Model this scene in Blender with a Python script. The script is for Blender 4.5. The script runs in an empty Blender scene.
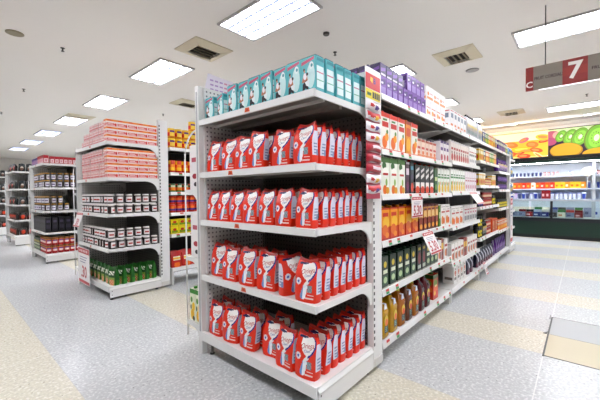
import bpy, bmesh, math, random
from mathutils import Vector, Matrix
rnd = random.Random(7)
S = bpy.context.scene
COL = S.collection
PI = math.pi

# ------------------------------------------------------------------ materials
def lin(c):
    c /= 255.0
    return c / 12.92 if c <= .04045 else ((c + .055) / 1.055) ** 2.4
def rgb(h):
    return (lin(int(h[0:2], 16)), lin(int(h[2:4], 16)), lin(int(h[4:6], 16)), 1)
MATS = {}
def M(h, rough=.36, metal=0, name=None, emit=0, trans=0, alpha=1):
    k = (h, rough, metal, emit, trans, alpha)
    if k in MATS: return MATS[k]
    m = bpy.data.materials.new(name or 'paint_' + h)
    m.use_nodes = True
    b = m.node_tree.nodes['Principled BSDF']
    b.inputs['Base Color'].default_value = tuple(c ** 1.36 for c in rgb(h)[:3]) + (1,)
    b.inputs['Roughness'].default_value = rough
    b.inputs['Metallic'].default_value = metal
    if trans: b.inputs['Transmission Weight'].default_value = trans
    if alpha < 1: b.inputs['Alpha'].default_value = alpha
    if emit:
        b.inputs['Emission Color'].default_value = rgb(h)
        b.inputs['Emission Strength'].default_value = emit
    MATS[k] = m
    return m
def nd(m, t, **kw):
    n = m.node_tree.nodes.new(t)
    for k, v in kw.items(): setattr(n, k, v)
    return n
def mth(m, op, a, b=None, c=None):
    n = nd(m, 'ShaderNodeMath', operation=op)
    for i, v in enumerate((a, b, c)):
        if v is None: continue
        if isinstance(v, (int, float)): n.inputs[i].default_value = v
        else: m.node_tree.links.new(v, n.inputs[i])
    return n.outputs[0]
def mixc(m, f, a, b):
    n = nd(m, 'ShaderNodeMix', data_type='RGBA')
    L = m.node_tree.links
    if isinstance(f, (int, float)): n.inputs[0].default_value = f
    else: L.new(f, n.inputs[0])
    for s, v in ((6, a), (7, b)):
        if isinstance(v, tuple): n.inputs[s].default_value = v
        else: L.new(v, n.inputs[s])
    return n.outputs[2]

def perforated(name, base, dot, ax):
    m = bpy.data.materials.new(name); m.use_nodes = True
    b = m.node_tree.nodes['Principled BSDF']; b.inputs['Roughness'].default_value = .45
    t = nd(m, 'ShaderNodeTexCoord'); s = nd(m, 'ShaderNodeSeparateXYZ')
    m.node_tree.links.new(t.outputs['Object'], s.inputs[0])
    u = mth(m, 'SUBTRACT', mth(m, 'FRACT', mth(m, 'MULTIPLY', s.outputs[ax], 26)), .5)
    v = mth(m, 'SUBTRACT', mth(m, 'FRACT', mth(m, 'MULTIPLY', s.outputs[2], 26)), .5)
    r = mth(m, 'ADD', mth(m, 'MULTIPLY', u, u), mth(m, 'MULTIPLY', v, v))
    f = mth(m, 'LESS_THAN', r, .045)
    m.node_tree.links.new(mixc(m, f, rgb(base), rgb(dot)), b.inputs['Base Color'])
    return m

def terrazzo():
    m = bpy.data.materials.new('terrazzo_tiles'); m.use_nodes = True
    nt = m.node_tree; b = nt.nodes['Principled BSDF']
    t = nd(m, 'ShaderNodeTexCoord'); s = nd(m, 'ShaderNodeSeparateXYZ')
    nt.links.new(t.outputs['Object'], s.inputs[0])
    x, y = s.outputs[0], s.outputs[1]
    fr = mth(m, 'FRACT', mth(m, 'DIVIDE', mth(m, 'SUBTRACT', x, .22), 1.65))
    cream = mth(m, 'LESS_THAN', fr, .3333)
    # tile to tile variation
    cb = nd(m, 'ShaderNodeCombineXYZ')
    nt.links.new(mth(m, 'FLOOR', mth(m, 'DIVIDE', mth(m, 'SUBTRACT', x, .22), .55)), cb.inputs[0])
    nt.links.new(mth(m, 'FLOOR', mth(m, 'DIVIDE', mth(m, 'ADD', y, .98), .55)), cb.inputs[1])
    wn = nd(m, 'ShaderNodeTexWhiteNoise'); nt.links.new(cb.outputs[0], wn.inputs['Vector'])
    base = mixc(m, cream, rgb('bfc0c0'), rgb('d0c9b4'))
    n0 = nd(m, 'ShaderNodeTexNoise'); n0.inputs['Scale'].default_value = 1.3; n0.inputs['Detail'].default_value = 4
    nt.links.new(t.outputs['Object'], n0.inputs['Vector'])
    v0 = mth(m, 'ADD', mth(m, 'MULTIPLY', n0.outputs[0], .12), mth(m, 'MULTIPLY', wn.outputs['Value'], .035))
    base = mixc(m, v0, base, rgb('8e8f92'))
    n1 = nd(m, 'ShaderNodeTexNoise'); n1.inputs['Scale'].default_value = 48; n1.inputs['Detail'].default_value = 3
    nt.links.new(t.outputs['Object'], n1.inputs['Vector'])
    f1 = nd(m, 'ShaderNodeMapRange'); f1.inputs[1].default_value = .52; f1.inputs[2].default_value = .66
    nt.links.new(n1.outputs[0], f1.inputs[0])
    base = mixc(m, mth(m, 'MULTIPLY', f1.outputs[0], .38), base, rgb('a3a2a0'))
    f1b = nd(m, 'ShaderNodeMapRange'); f1b.inputs[1].default_value = .47; f1b.inputs[2].default_value = .36
    nt.links.new(n1.outputs[0], f1b.inputs[0])
    base = mixc(m, mth(m, 'MULTIPLY', f1b.outputs[0], .4), base, rgb('f2f1ee'))
    vo = nd(m, 'ShaderNodeTexVoronoi'); vo.inputs['Scale'].default_value = 22
    nt.links.new(t.outputs['Object'], vo.inputs['Vector'])
    sp = nd(m, 'ShaderNodeSeparateColor'); nt.links.new(vo.outputs['Color'], sp.inputs[0])
    f2 = mth(m, 'MULTIPLY', mth(m, 'LESS_THAN', vo.outputs['Distance'], .13), mth(m, 'GREATER_THAN', sp.outputs[0], .62))
    base = mixc(m, mth(m, 'MULTIPLY', f2, .6), base, rgb('55534f'))
    # joints
    def joint(c, off, per, w):
        q = mth(m, 'FRACT', mth(m, 'DIVIDE', mth(m, 'SUBTRACT', c, off), per))
        return mth(m, 'LESS_THAN', mth(m, 'ABSOLUTE', mth(m, 'SUBTRACT', q, .5)), w)
    j1 = joint(y, -.98 - .825, 1.65, .0022)
    base = mixc(m, mth(m, 'MULTIPLY', j1, .55), base, rgb('e6e4de'))
    j2 = joint(x, .22 - .275, .55, .004)
    base = mixc(m, mth(m, 'MULTIPLY', j2, .25), base, rgb('a5a29c'))
    nt.links.new(base, b.inputs['Base Color'])
    b.inputs['Roughness'].default_value = .24
    b.inputs['Specular IOR Level'].default_value = .45
    return m

METAL = M('e9e8e6', .35, name='white_enamelled_steel')
METAL2 = M('dedcd8', .4, name='white_steel_rail')
DARK = M('1c1a19', .6, name='dark_gap')
GREYB = perforated('perforated_grey_steel', '625e5a', '2a2826', 1)
WPERF = perforated('perforated_white_steel', 'd9d7d5', '77757a', 0)

# ------------------------------------------------------------------ mesh builder
_txt = {}
def text_tris(s, bold=False):
    k = (s, bold)
    if k in _txt: return _txt[k]
    c = bpy.data.curves.new('t', 'FONT'); c.body = s; c.align_x = 'CENTER'; c.align_y = 'CENTER'; c.size = 1
    c.resolution_u = 2
    if bold: c.offset = .025
    o = bpy.data.objects.new('t', c); COL.objects.link(o)
    dg = bpy.context.evaluated_depsgraph_get(); dg.update()
    me = o.evaluated_get(dg).to_mesh()
    r = ([tuple(v.co) for v in me.vertices], [tuple(p.vertices) for p in me.polygons])
    o.evaluated_get(dg).to_mesh_clear()
    bpy.data.objects.remove(o); bpy.data.curves.remove(c)
    _txt[k] = r
    return r

class MB:
    def __init__(s): s.v = []; s.f = []; s.m = []; s.mats = []; s.sm = []
    def mi(s, m):
        if isinstance(m, str): m = M(m)
        if m not in s.mats: s.mats.append(m)
        return s.mats.index(m)
    def face(s, pts, m, smooth=False):
        i = len(s.v); s.v += [tuple(p) for p in pts]; s.f.append(tuple(range(i, i + len(pts)))); s.m.append(s.mi(m)); s.sm.append(smooth)
    def box(s, x0, x1, y0, y1, z0, z1, m):
        x0, x1 = sorted((x0, x1)); y0, y1 = sorted((y0, y1)); z0, z1 = sorted((z0, z1))
        i = len(s.v)
        s.v += [(x0,y0,z0),(x1,y0,z0),(x1,y1,z0),(x0,y1,z0),(x0,y0,z1),(x1,y0,z1),(x1,y1,z1),(x0,y1,z1)]
        k = s.mi(m)
        for q in ((0,3,2,1),(4,5,6,7),(0,1,5,4),(1,2,6,5),(2,3,7,6),(3,0,4,7)):
            s.f.append(tuple(i + a for a in q)); s.m.append(k); s.sm.append(False)
        return s
    def prism(s, pts, axis, a, b, m):
        """polygon pts (2D) extruded along axis from a to b; 2D coordinates are the two other axes in order"""
        def P(p, t):
            q = [p[0], p[1]]; q.insert(axis, t); return tuple(q)
        n = len(pts); i = len(s.v); k = s.mi(m)
        s.v += [P(p, a) for p in pts] + [P(p, b) for p in pts]
        s.f.append(tuple(i + j for j in range(n))[::-1]); s.f.append(tuple(i + n + j for j in range(n)))
        s.m += [k, k]; s.sm += [False, False]
        for j in range(n):
            s.f.append((i + j, i + (j + 1) % n, i + n + (j + 1) % n, i + n + j)); s.m.append(k); s.sm.append(False)
        return s
    def grid(s, pos, nu, nv, col, smooth=True, closed=False):
        i = len(s.v); N = nu if closed else nu + 1
        for b in range(nv + 1):
            for a in range(N): s.v.append(tuple(pos(a / nu, b / nv)))
        for b in range(nv):
            for a in range(nu):
                a2 = (a + 1) % N
                s.f.append((i + b * N + a, i + b * N + a2, i + (b + 1) * N + a2, i + (b + 1) * N + a))
                s.m.append(s.mi(col((a + .5) / nu, (b + .5) / nv))); s.sm.append(smooth)
        return s
    def lathe(s, prof, n, col, cx=0, cy=0, cap=True, sq=0):
        """prof: list of (r,z); col(u,z) -> colour; u is 0 at the front, grows to the right"""
        def P(u, r, z):
            a = -PI / 2 + u * 2 * PI
            c, d = math.cos(a), math.sin(a)
            if sq:
                k = (abs(c) ** sq + abs(d) ** sq) ** (-1 / sq); c *= k; d *= k
            return (cx + r * c, cy + r * d, z)
        i = len(s.v)
        for r, z in prof:
            for a in range(n): s.v.append(P(a / n, r, z))
        for b in range(len(prof) - 1):
            zc = (prof[b][1] + prof[b + 1][1]) / 2
            for a in range(n):
                s.f.append((i + b * n + a, i + b * n + (a + 1) % n, i + (b + 1) * n + (a + 1) % n, i + (b + 1) * n + a))
                u = (a + .5) / n; u = u - 1 if u > .5 else u
                s.m.append(s.mi(col(u, zc))); s.sm.append(True)
        if cap:
            k = (len(prof) - 1) * n
            s.f.append(tuple(i + k + a for a in range(n))); s.m.append(s.mi(col(0, prof[-1][1]))); s.sm.append(False)
            s.f.append(tuple(i + a for a in range(n))[::-1]); s.m.append(s.mi(col(0, prof[0][1]))); s.sm.append(False)
        return s
    def text(s, st, fpos, size, m, bold=False):
        """fpos(u,v) maps text plane metres to 3D"""
        V, F = text_tris(st, bold); i = len(s.v); k = s.mi(m)
        s.v += [tuple(fpos(x * size, y * size)) for x, y, z in V]
        for f in F: s.f.append(tuple(i + a for a in f)); s.m.append(k); s.sm.append(False)
        return s
    def tube(s, p, q, r, m, n=8):
        p, q = Vector(p), Vector(q); d = (q - p).normalized()
        a = d.orthogonal().normalized(); b = d.cross(a); i = len(s.v); k = s.mi(m)
        for c in (p, q):
            for j in range(n):
                t = j * 2 * PI / n; s.v.append(tuple(c + a * math.cos(t) * r + b * math.sin(t) * r))
        for j in range(n):
            s.f.append((i + j, i + (j + 1) % n, i + n + (j + 1) % n, i + n + j)); s.m.append(k); s.sm.append(True)
        s.f.append(tuple(i + j for j in range(n))[::-1]); s.f.append(tuple(i + n + j for j in range(n))); s.m += [k, k]; s.sm += [False] * 2
        return s
    def mesh(s, name, fix=False):
        me = bpy.data.meshes.new(name); me.from_pydata(s.v, [], s.f)
        for m in s.mats: me.materials.append(m)
        me.polygons.foreach_set('material_index', s.m); me.polygons.foreach_set('use_smooth', s.sm)
        me.update()
        if fix:
            bm = bmesh.new(); bm.from_mesh(me); bmesh.ops.remove_doubles(bm, verts=bm.verts, dist=1e-6)
            bmesh.ops.recalc_face_normals(bm, faces=bm.faces); bm.to_mesh(me); bm.free()
        return me
def link(name, me, parent=None, loc=None, rz=0):
    o = bpy.data.objects.new(name, me); COL.objects.link(o)
    if parent: o.parent = parent
    if loc: o.location = loc
    if rz: o.rotation_euler.z = rz
    return o
def tag(o, label=None, cat=None, group=None, kind=None):
    if label: o['label'] = label
    if cat: o['category'] = cat
    if group: o['group'] = group
    if kind: o['kind'] = kind
    return o
def empty(name, loc, label, cat, group=None):
    o = bpy.data.objects.new(name, None); COL.objects.link(o); o.location = loc
    o.empty_display_size = .1
    return tag(o, label, cat, group)

# decals for box shaped products; local frame: width x, depth y, front is -y
def fmap(face, w, d, h, off):
    if face == 'F': return lambda u, v: (-w/2 + u*w, -d/2 - off, v*h)
    if face == 'R': return lambda u, v: (w/2 + off, -d/2 + u*d, v*h)
    if face == 'L': return lambda u, v: (-w/2 - off, d/2 - u*d, v*h)
    if face == 'B': return lambda u, v: (w/2 - u*w, d/2 + off, v*h)
    return lambda u, v: (-w/2 + u*w, -d/2 + v*d, h + off)
def decals(b, w, d, h, specs):
    for li, sp in enumerate(specs):
        off = .0004 + .00025 * li
        faces = sp[0]; kind = sp[1]
        for fc in faces:
            P = fmap(fc, w, d, h, off)
            if kind == 'r':
                u0, v0, u1, v1, c = sp[2:]; b.face([P(u0,v0),P(u1,v0),P(u1,v1),P(u0,v1)], c)
            elif kind == 'e':
                cu, cv, ru, rv, c = sp[2:]
                b.face([P(cu + ru*math.cos(t*PI/8), cv + rv*math.sin(t*PI/8)) for t in range(16)], c)
            elif kind == 'p':
                b.face([P(*q) for q in sp[2]], sp[3])
            elif kind == 't':
                st, cu, cv, size, c = sp[2:]
                W, H = (w, h) if fc in 'FB' else (d, h)
                b.text(st, lambda x, y: P(cu + x / W, cv + y / H), size, c, True)

PROTO = {}
def proto(key, name, cat, parts):
    PROTO[key] = (name, cat, parts)
def put(key, loc, rz, label, group, tilt=None, sc=None):
    name, cat, parts = PROTO[key]
    o = link(name, parts[0][1], None, loc, rz)
    if tilt: o.rotation_euler = (tilt[0], tilt[1], rz)
    if sc: o.scale = sc
    tag(o, label, cat, group)
    for p in parts[1:]:
        c = link(p[0], p[1], o)
        if len(p) > 2: c['label'] = p[2]
    return o

def carton(key, name, cat, w, d, h, base, specs, cap=None, gable=0):
    b = MB(); b.box(-w/2, w/2, -d/2, d/2, 0, h, base)
    if gable:
        b.v = [v for v in b.v]
        b.f.pop(1); b.m.pop(1); b.sm.pop(1)
        b.prism([(-d/2, h), (d/2, h), (.004, h + gable), (-.004, h + gable)], 0, -w/2, w/2, base)
        b.box(-w/2, w/2, -.003, .003, h + gable - .001, h + gable + .014, base)
    decals(b, w, d, h, specs)
    parts = [(name, b.mesh(name))]
    if cap:
        c = MB(); r, col, zz, yy = cap
        c.lathe([(r, 0), (r, .016), (r*.85, .019)], 12, lambda u, z: col)
        me = c.mesh('cap')
        rot = Matrix.Translation((0, yy, zz)) @ (Matrix.Rotation(math.radians(55), 4, 'X') if gable else Matrix())
        me.transform(rot)
        parts.append(('cap', me))
    proto(key, name, cat, parts)
    return w, d, h

# ------------------------------------------------------------------ product prototypes
RED = 'e8461e'
def heart(u, v, cx, cy, s, asp):
    x = (u - cx) / s; y = (v - cy) / s * asp
    return (x*x + y*y - 1) ** 3 - x*x*y*y*y < 0
def pouch_pos(w, d, h):
    def prof(v):   # half depth factor with height
        return 1.0 if v < .05 else (1 - .12 * v if v < .62 else (1 - .0744) * (1 - ((v - .62) / .38)) ** .8 + .05 * ((v-.62)/.38))
    def wid(v):
        return .93 + .07 * min(1, v / .1) if v < .1 else 1.0 - .1 * max(0, v - .5) - .5 * max(0, v - .9)
    return prof, wid
def make_pouch(key, name, cat, w, d, h, paintF, paintS, txt=None, lean=0, seed=0):
    r2 = random.Random(seed)
    ph = [r2.uniform(0, 6.28) for _ in range(4)]
    prof, wid = pouch_pos(w, d, h)
    def wob(u, v): return .004 * math.sin(5 * u + ph[0] + 4 * v) + .004 * math.sin(11 * v + ph[1] + 3*u) * v
    def half(u, v, side, off=0):
        bulge = (1 - (2*u - 1) ** 4) * .26 + .74
        y = -side * (d/2 * prof(v) * bulge + off)
        y += wob(u, v) + lean * v * v
        x = (u - .5) * w * wid(v) + .004 * math.sin(4 * v + ph[2])
        z = v * h + (.01 * math.sin(u * 4 + ph[3]) if v > .9 else 0)
        return (x, y, z)
    b = MB()
    b.grid(lambda u, v: half(u, v, 1), 38, 60, paintF)
    b.grid(lambda u, v: half(1 - u, v, -1), 10, 14, lambda u, v: paintS(.02, v))
    def side(sg):
        def P(u, v):
            a = half(1 if sg > 0 else 0, v, 1); c = half(1 if sg > 0 else 0, v, -1)
            if sg < 0: a, c = c, a
            t = u; k = 4 * t * (1 - t)
            dent = .012 * k * max(0, v - .45) / .55 - .006 * k * (1 - v)
            return (a[0] * (1-t) + c[0] * t - sg * dent, a[1] * (1-t) + c[1] * t, v * h)
        return P
    b.grid(side(1), 8, 28, paintS); b.grid(side(-1), 8, 28, paintS)
    b.face([half(0,0,1), half(1,0,1), half(1,0,-1), half(0,0,-1)][::-1], paintS(0.02, 0))
    if txt:
        for st, cu, cv, size, c in txt:
            b.text(st, lambda x, y: half(cu + x / w, cv + y / h + x*.2/h, 1, .0012), size, c, False)
    me = b.mesh(name)
    proto(key, name, cat, [(name, me)])
def seg_dist(u, v, a, b, asp=1.5):
    ax, ay, bx, by = a[0], a[1]*asp, b[0], b[1]*asp; px, py = u, v*asp
    dx, dy = bx-ax, by-ay; t = max(0, min(1, ((px-ax)*dx + (py-ay)*dy) / (dx*dx + dy*dy)))
    return math.hypot(px-ax-t*dx, py-ay-t*dy)
def det_front(u, v):
    if v > .93: return 'b92a16'
    if abs(u-.33)/.24 < 1 and ((u-.33)/.24)**2 + ((v-.885-.06*(u-.33))/.035)**2 < 1: return '23306e'
    if heart(u, v, .59, .685, .29, 1.45): return 'f6f3f0'
    if heart(u, v, .62, .665, .315, 1.45) and u > .62: return '2a3f9e'
    if seg_dist(u, v, (.5, .42), (.6, .48)) < .05: return 'f4f1ee'
    if seg_dist(u, v, (.47, .35), (.66, .47)) < .035: return 'e8ecf4'
    q = math.hypot(u-.19, (v-.47)*1.5)
    if q < .05: return '6f86c4'
    if q < .12: return 'eceaf0'
    if .6 < u < .82 and .23 < v < .4: return 'a8b8bc' if (int(u*40)+int(v*30)) % 3 else '6f8c96'
    if seg_dist(u, v, (.43, .14), (.5, .36)) < .12 - .1 * max(0, v-.16): return '7fa6d6' if u < .42 else 'f1f3f7'
    if .55 < u < .9 and .08 < v < .115: return 'f0ddd8'
    if .62 < u < .9 and .16 < v < .19: return 'f0ddd8'
    return RED
def det_side(u, v):
    if v > .93: return 'b92a16'
    if .2 < v < .78 and .06 < u < .96:
        if int(v * 60) % 4 == 0 and .2 < u < .85: return '9aa3bd'
        if v < .34 and u > .6: return '8ea2c6'
        return 'dcdde8'
    return RED
for i in range(4):
    make_pouch('det%d' % i, 'detergent_pouch', 'pouch', .19, .082, .275, det_front, det_side,
               [('Oriega', .59, .72, .043, 'c8202a'), ('Clean', .6, .62, .024, '4a5fae')], lean=.012 + .006 * i, seed=i * 5 + 1)
def cof_front(u, v):
    if v > .9: return '2f7a2c'
    if .2 < u < .8 and .55 < v < .75: return 'eef0e6' if (int(u*9)+int(v*20)) % 3 else '2d5a2c'
    if v < .3 and math.hypot(u-.5, (v-.16)*1.4) < .3: return 'd8552a' if (int(u*8)+int(v*14)) % 2 else 'e8c8a0'
    if v < .42 and .15 < u < .85: return '9fb85a'
    return '2b6d28'
make_pouch('greenp', 'soup_pouch', 'pouch', .15, .07, .25, cof_front, lambda u, v: '2f7a2c' if v > .3 else '4c9a38', seed=3)
def redp_front(u, v):
    if .15 < u < .85 and .45 < v < .7: return 'f3c23c' if abs(v-.57) < .06 else 'e9e0c8'
    if v < .3 and math.hypot(u-.5, v-.15) < .28: return 'eb8a2c'
    return 'c92a1c'
make_pouch('redp', 'snack_pouch', 'pouch', .17, .07, .24, redp_front, lambda u, v: 'd8501f', seed=9)
def navyp_front(u, v):
    if seg_dist(u, v, (.2, .85), (.8, .35)) < .09: return 'e9ecf4'
    if v < .25: return '7a3050'
    return '23264a'
make_pouch('navyp', 'sweets_pouch', 'pouch', .17, .07, .25, navyp_front, lambda u, v: '2a2a48', seed=12)
def purp_front(u, v):
    if .25 < u < .75 and .3 < v < .6: return 'a46cc0'
    return '5c2480'
make_pouch('purpp', 'sweets_pouch', 'pouch', .15, .06, .28, purp_front, lambda u, v: '6a2c8c', seed=14)

# teal boxes
carton('teal', 'cereal_carton', 'carton', .125, .085, .215, '74c6cb', [
    ('F', 'p', [(.05,.8),(.9,.9),(.9,.98),(.05,.9)], 'd06a86'), ('F', 'e', .68, .45, .27, .36, 'd9f0ee'), ('F', 'e', .72, .74, .15, .11, 'eaf5f4'),
    ('F', 'e', .75, .74, .07, .05, '5aa7b0'),
    ('F', 'p', [(.08,.3),(.2,.55),(.42,.55),(.5,.3)], 'c98f72'), ('F', 'p', [(.12,.02),(.14,.25),(.42,.36),(.55,.05),(.34,.12)], '2c2433'),
    ('F', 'e', .3, .47, .12, .1, 'f4eef0'), ('F', 'e', .24, .66, .07, .05, '5a3226'), ('F', 'e', .45, .52, .07, .05, '3a2320'),
    ('F', 'e', .27, .61, .05, .035, 'd9a184'), ('F', 'p', [(.3,.3),(.62,.36),(.56,.14),(.38,.2)], 'eef3f3'),
    ('RL', 'r', .08, .1, .92, .72, 'e6f4f3'), ('RL', 'r', .1, .52, .9, .555, 'd78aa0'), ('RL', 'r', .1, .3, .9, .33, '8fc8b0'), ('RL', 'r', .1, .86, .9, .95, '4fa9b0'), ('T', 'r', .0, .0, 1, 1, '3d9fae')])
# sauce / milk boxes of the second display
carton('soupbox', 'soup_box', 'box', .132, .1, .098, 'f3e6e2', [
    ('FBRL', 'r', 0, .72, 1, .97, 'f2a13a'), ('FBRL', 'r', .1, .78, .5, .92, 'e8702a'), ('FBRL', 'r', .02, .2, .75, .48, 'dd4a50'), ('FBRL', 'r', .1, .28, .66, .4, 'f6d6d2'),
    ('FBRL', 'e', .86, .3, .1, .2, 'e2564a'), ('FBRL', 'r', .02, .06, .98, .12, 'e88a86')])
carton('wrapbox', 'wrapped_soup_pack', 'box', .128, .1, .097, 'eed9d6', [
    ('FBRL','r',0,0,.03,1,'cfa09c'),('FBRL','r',.97,0,1,1,'cfa09c'),('FBRL','r',0,0,1,.05,'d8a8a4'),('FBRL','e',.3,.8,.12,.1,'e8a060'),('FBRL','r',.44,.1,.58,.95,'d88078'),('FBRL','r',.7,.5,.8,.95,'fbf4f4'),
    ('FBRL', 'r', .05, .6, .95, .68, 'e59a8e'), ('FBRL', 'r', .1, .2, .8, .38, 'dc7a7e'), ('FBRL', 'p', [(.2,.75),(.5,.98),(.55,.9),(.3,.7)], 'fbf7f8'),
    ('FBRL', 'e', .85, .25, .08, .14, 'd9605c'), ('FBRL', 'r', .1, .42, .6, .5, 'f5efef')])
def jar(key, name, r, h, lid, glass, label, accent):
    b = MB()
    b.lathe([(r*.9, 0), (r, .01), (r, h*.3), (r, h*.3+.001), (r, h*.75), (r*.98, h*.8), (r*.8, h*.86)], 16,
            lambda u, z: (label if abs(u) > .1 or z > h*.6 else accent) if h*.12 < z < h*.74 and abs((u*3.3) % 1 - .5) < .36 else glass)
    c = MB(); c.lathe([(r*.88, h*.86), (r*.9, h*.87), (r*.9, h*.99), (r*.84, h)], 16, lambda u, z: lid)
    proto(key, name, 'jar', [(name, b.mesh(name)), ('lid', c.mesh('lid'))])
def jar2(key, name, r, h, lid, glass, label, accent):
    b = MB()
    zs = [0, .012, h*.14, h*.3, h*.34, h*.5, h*.56, h*.72, h*.78]
    def col(u, z):
        if h*.14 < z < h*.72:
            k = abs(u) if abs(u) < .25 else .5 - abs(u)
            if k < .13:
                if h*.34 < z < h*.5: return accent if k < .08 else label
                return label
        return glass
    b.lathe([(r*.92, 0)] + [(r, z) for z in zs[1:]] + [(r*.82, h*.86)], 20, col)
    c = MB(); c.lathe([(r*.9, h*.86), (r*.93, h*.87), (r*.93, h*.99), (r*.86, h)], 16, lambda u, z: lid)
    proto(key, name, 'jar', [(name, b.mesh(name)), ('lid', c.mesh('lid'))])
jar2('nut', 'spread_jar', .046, .125, 'efe9e6', '34160e', 'ece6e4', 'c23a34')
jar2('goldjar', 'coffee_jar', .048, .15, 'c49a3c', '3a2218', 'd9d6de', '7d6e90')
jar2('redjar', 'coffee_jar', .048, .15, 'b88a3a', '48261a', 'dcb8a8', 'b8402c')
jar2('yeljar', 'spread_jar', .052, .17, '1f1c1c', '201a1a', 'd8c828', '6a7a24')
jar2('purjar', 'coffee_jar', .045, .15, '2a1c3c', '24182f', '6a4a90', '8a68a8')
jar2('pinkjar', 'jam_jar', .042, .13, 'd9a83a', 'b8404a', 'eed6a8', 'd66a7c')
def can(key, name, cat, r, h, cols, n=16, lidc='c9c4bb'):
    """cols: list of (z fraction, colour, accent)"""
    zs = [0] + [c[0] for c in cols]
    b = MB()
    prof = [(r, z * h * .96 + .002) for z in zs]
    def col(u, z):
        for c in cols:
            if z <= c[0] * h * .96 + .0021:
                k = (u * 2.0) % 1
                return c[2] if .28 > k or k > .72 else c[1]
        return cols[-1][1]
    b.lathe(prof, n, col)
    l = MB(); l.lathe([(r*.98, h*.962+.002), (r*1.02, h*.966+.002), (r*1.02, h-.001), (r*.94, h)], n, lambda u, z: lidc)
    proto(key, name, cat, [(name, b.mesh(name)), ('lid', l.mesh('lid'))])
can('redcan', 'milk_powder_can', 'can', .05, .165, [(.3,'cc2a3a','c02030'),(.55,'dc7a80','f0dcd8'),(.72,'c92c3e','8a4a9a'),(.86,'d9a85a','c98a3a'),(1,'8e5a3c','8e5a3c')], lidc='c9a060')
can('yelcan', 'malt_powder_can', 'can', .055, .15, [(.2,'f0b824','e8a020'),(.6,'e2452a','f4d860'),(.8,'f2c42e','7c3c8c'),(1,'f0cf3a','f0cf3a')], lidc='e8c040')
can('orcan', 'malt_powder_can', 'can', .05, .19, [(.18,'d8301f','d8301f'),(.45,'f28c28','f6d23a'),(.7,'e8562a','f0a030'),(1,'f4c62e','d84a24')], lidc='b83020')
can('grcan', 'malt_powder_can', 'can', .05, .13, [(.2,'3c8a3a','3c8a3a'),(.6,'e8622a','f4a03a'),(.85,'2f7a3c','d8e0c8'),(1,'c8402a','2f7a3c')], lidc='d8d8d0')
can('ppcan', 'malt_powder_can', 'can', .05, .13, [(.25,'e0481f','e0481f'),(.5,'5a3c8c','7c50a0'),(.8,'e86a28','f08c3a'),(1,'e8502a','e8502a')], lidc='d8502a')
can('redtin', 'drink_can', 'can', .035, .12, [(.3,'b02a2c','b02a2c'),(.6,'d8a090','e8d0b8'),(.85,'a82428','c0504a'),(1,'902024','902024')], 12, 'bdb8b0')
carton('yelbox', 'tea_box', 'box', .12, .09, .115, 'e3d42c', [('FLR', 'r', .1,.2,.9,.5,'8ea82a'), ('FLR','e',.5,.62,.25,.18,'c8482c'), ('FLR','r',0,0,1,.1,'d8b820')])
# tetra style cartons for the long gondola
def tet(key, w, d, h, base, specs, cap=None, name='juice_carton'): carton(key, name, 'carton', w, d, h, base, specs, cap)
WC = (.014, 'e8e6e2', .0, 0)
def wcap(h, c='d8342a', r=.016): return (r, c, h, -.01)
tet('ojc', .145, .085, .31, 'f2efe8', [('FLR','r',0,0,1,.05,'e8702a'),('FLR','e',.42,.22,.3,.17,'f08a1e'),('FLR','e',.68,.36,.22,.11,'f5b23a'),('FLR','r',.12,.62,.88,.76,'d8442c'),('FLR','e',.72,.5,.12,.06,'6fa23c'),('FLR','r',0,.88,1,1,'e04a2a'),('FLR','r',.2,.79,.7,.84,'5c9a4a')], wcap(.31))
tet('ojg', .12, .085, .31, 'e8a32a', [('F','e',.5,.3,.36,.2,'f4c23c'),('F','r',.1,.55,.9,.8,'d9662a'),('F','r',0,.9,1,1,'b0481c')], wcap(.31,'d8781f',.02))
tet('pch', .1, .075, .2, 'f0dccf', [('F','r',0,0,1,.22,'e89a6a'),('F','r',.1,.5,.9,.62,'d8605a'),('F','e',.5,.32,.3,.1,'e8884a'),('F','r',0,.88,1,1,'c85a3c')], wcap(.2,'efe9e4'))
tet('wpr', .09, .075, .24, 'f1ecee', [('F','e',.5,.22,.36,.16,'c23a5a'),('F','r',.1,.55,.9,.7,'7a4a9a'),('F','r',0,.9,1,1,'6a3a8c')], wcap(.24,'5a2a7c',.018))
tet('rwc', .095, .075, .25, 'efe6e4', [('F','e',.5,.22,.4,.18,'c8303c'),('F','r',.12,.58,.88,.7,'c23a4a'),('F','e',.4,.45,.2,.08,'8a2438'),('F','r',0,.93,1,1,'e0dadc')], wcap(.25,'eeeaea',.018))
tet('wbc', .095, .075, .26, 'f3f1f0', [('F','r',.15,.5,.85,.62,'4a4a50'),('F','e',.5,.25,.25,.1,'8a8a94'),('F','r',.1,.7,.9,.76,'c84a5a')], wcap(.26,'f0eeee',.018))
tet('grc', .145, .085, .31, 'eef0e4', [('FLR','r',0,.86,1,1,'5a8a3a'),('FLR','e',.35,.78,.24,.1,'3f7a34'),('FLR','e',.5,.6,.36,.13,'f7f6ee'),('FLR','e',.42,.13,.24,.13,'f08a22'),('FLR','e',.75,.11,.2,.1,'e8b23a'),('FLR','r',.2,.52,.8,.58,'c8402c'),('FLR','e',.6,.33,.12,.1,'9cbf5a')], wcap(.31,'e9e6dc'))
tet('purc', .08, .085, .3, '5a2548', [('F','r',.1,.6,.9,.8,'e6d8e0'),('F','e',.5,.25,.35,.14,'8a3a6a'),('F','r',0,.93,1,1,'cfc6cc')], wcap(.3,'e0dadc'))
tet('tealc', .08, .085, .31, '28323a', [('F','r',.1,.75,.9,.86,'58a0b0'),('F','e',.5,.2,.38,.15,'e05a2a'),('F','r',.1,.45,.9,.6,'4a3c5c')], wcap(.31,'d8342a'))
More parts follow.
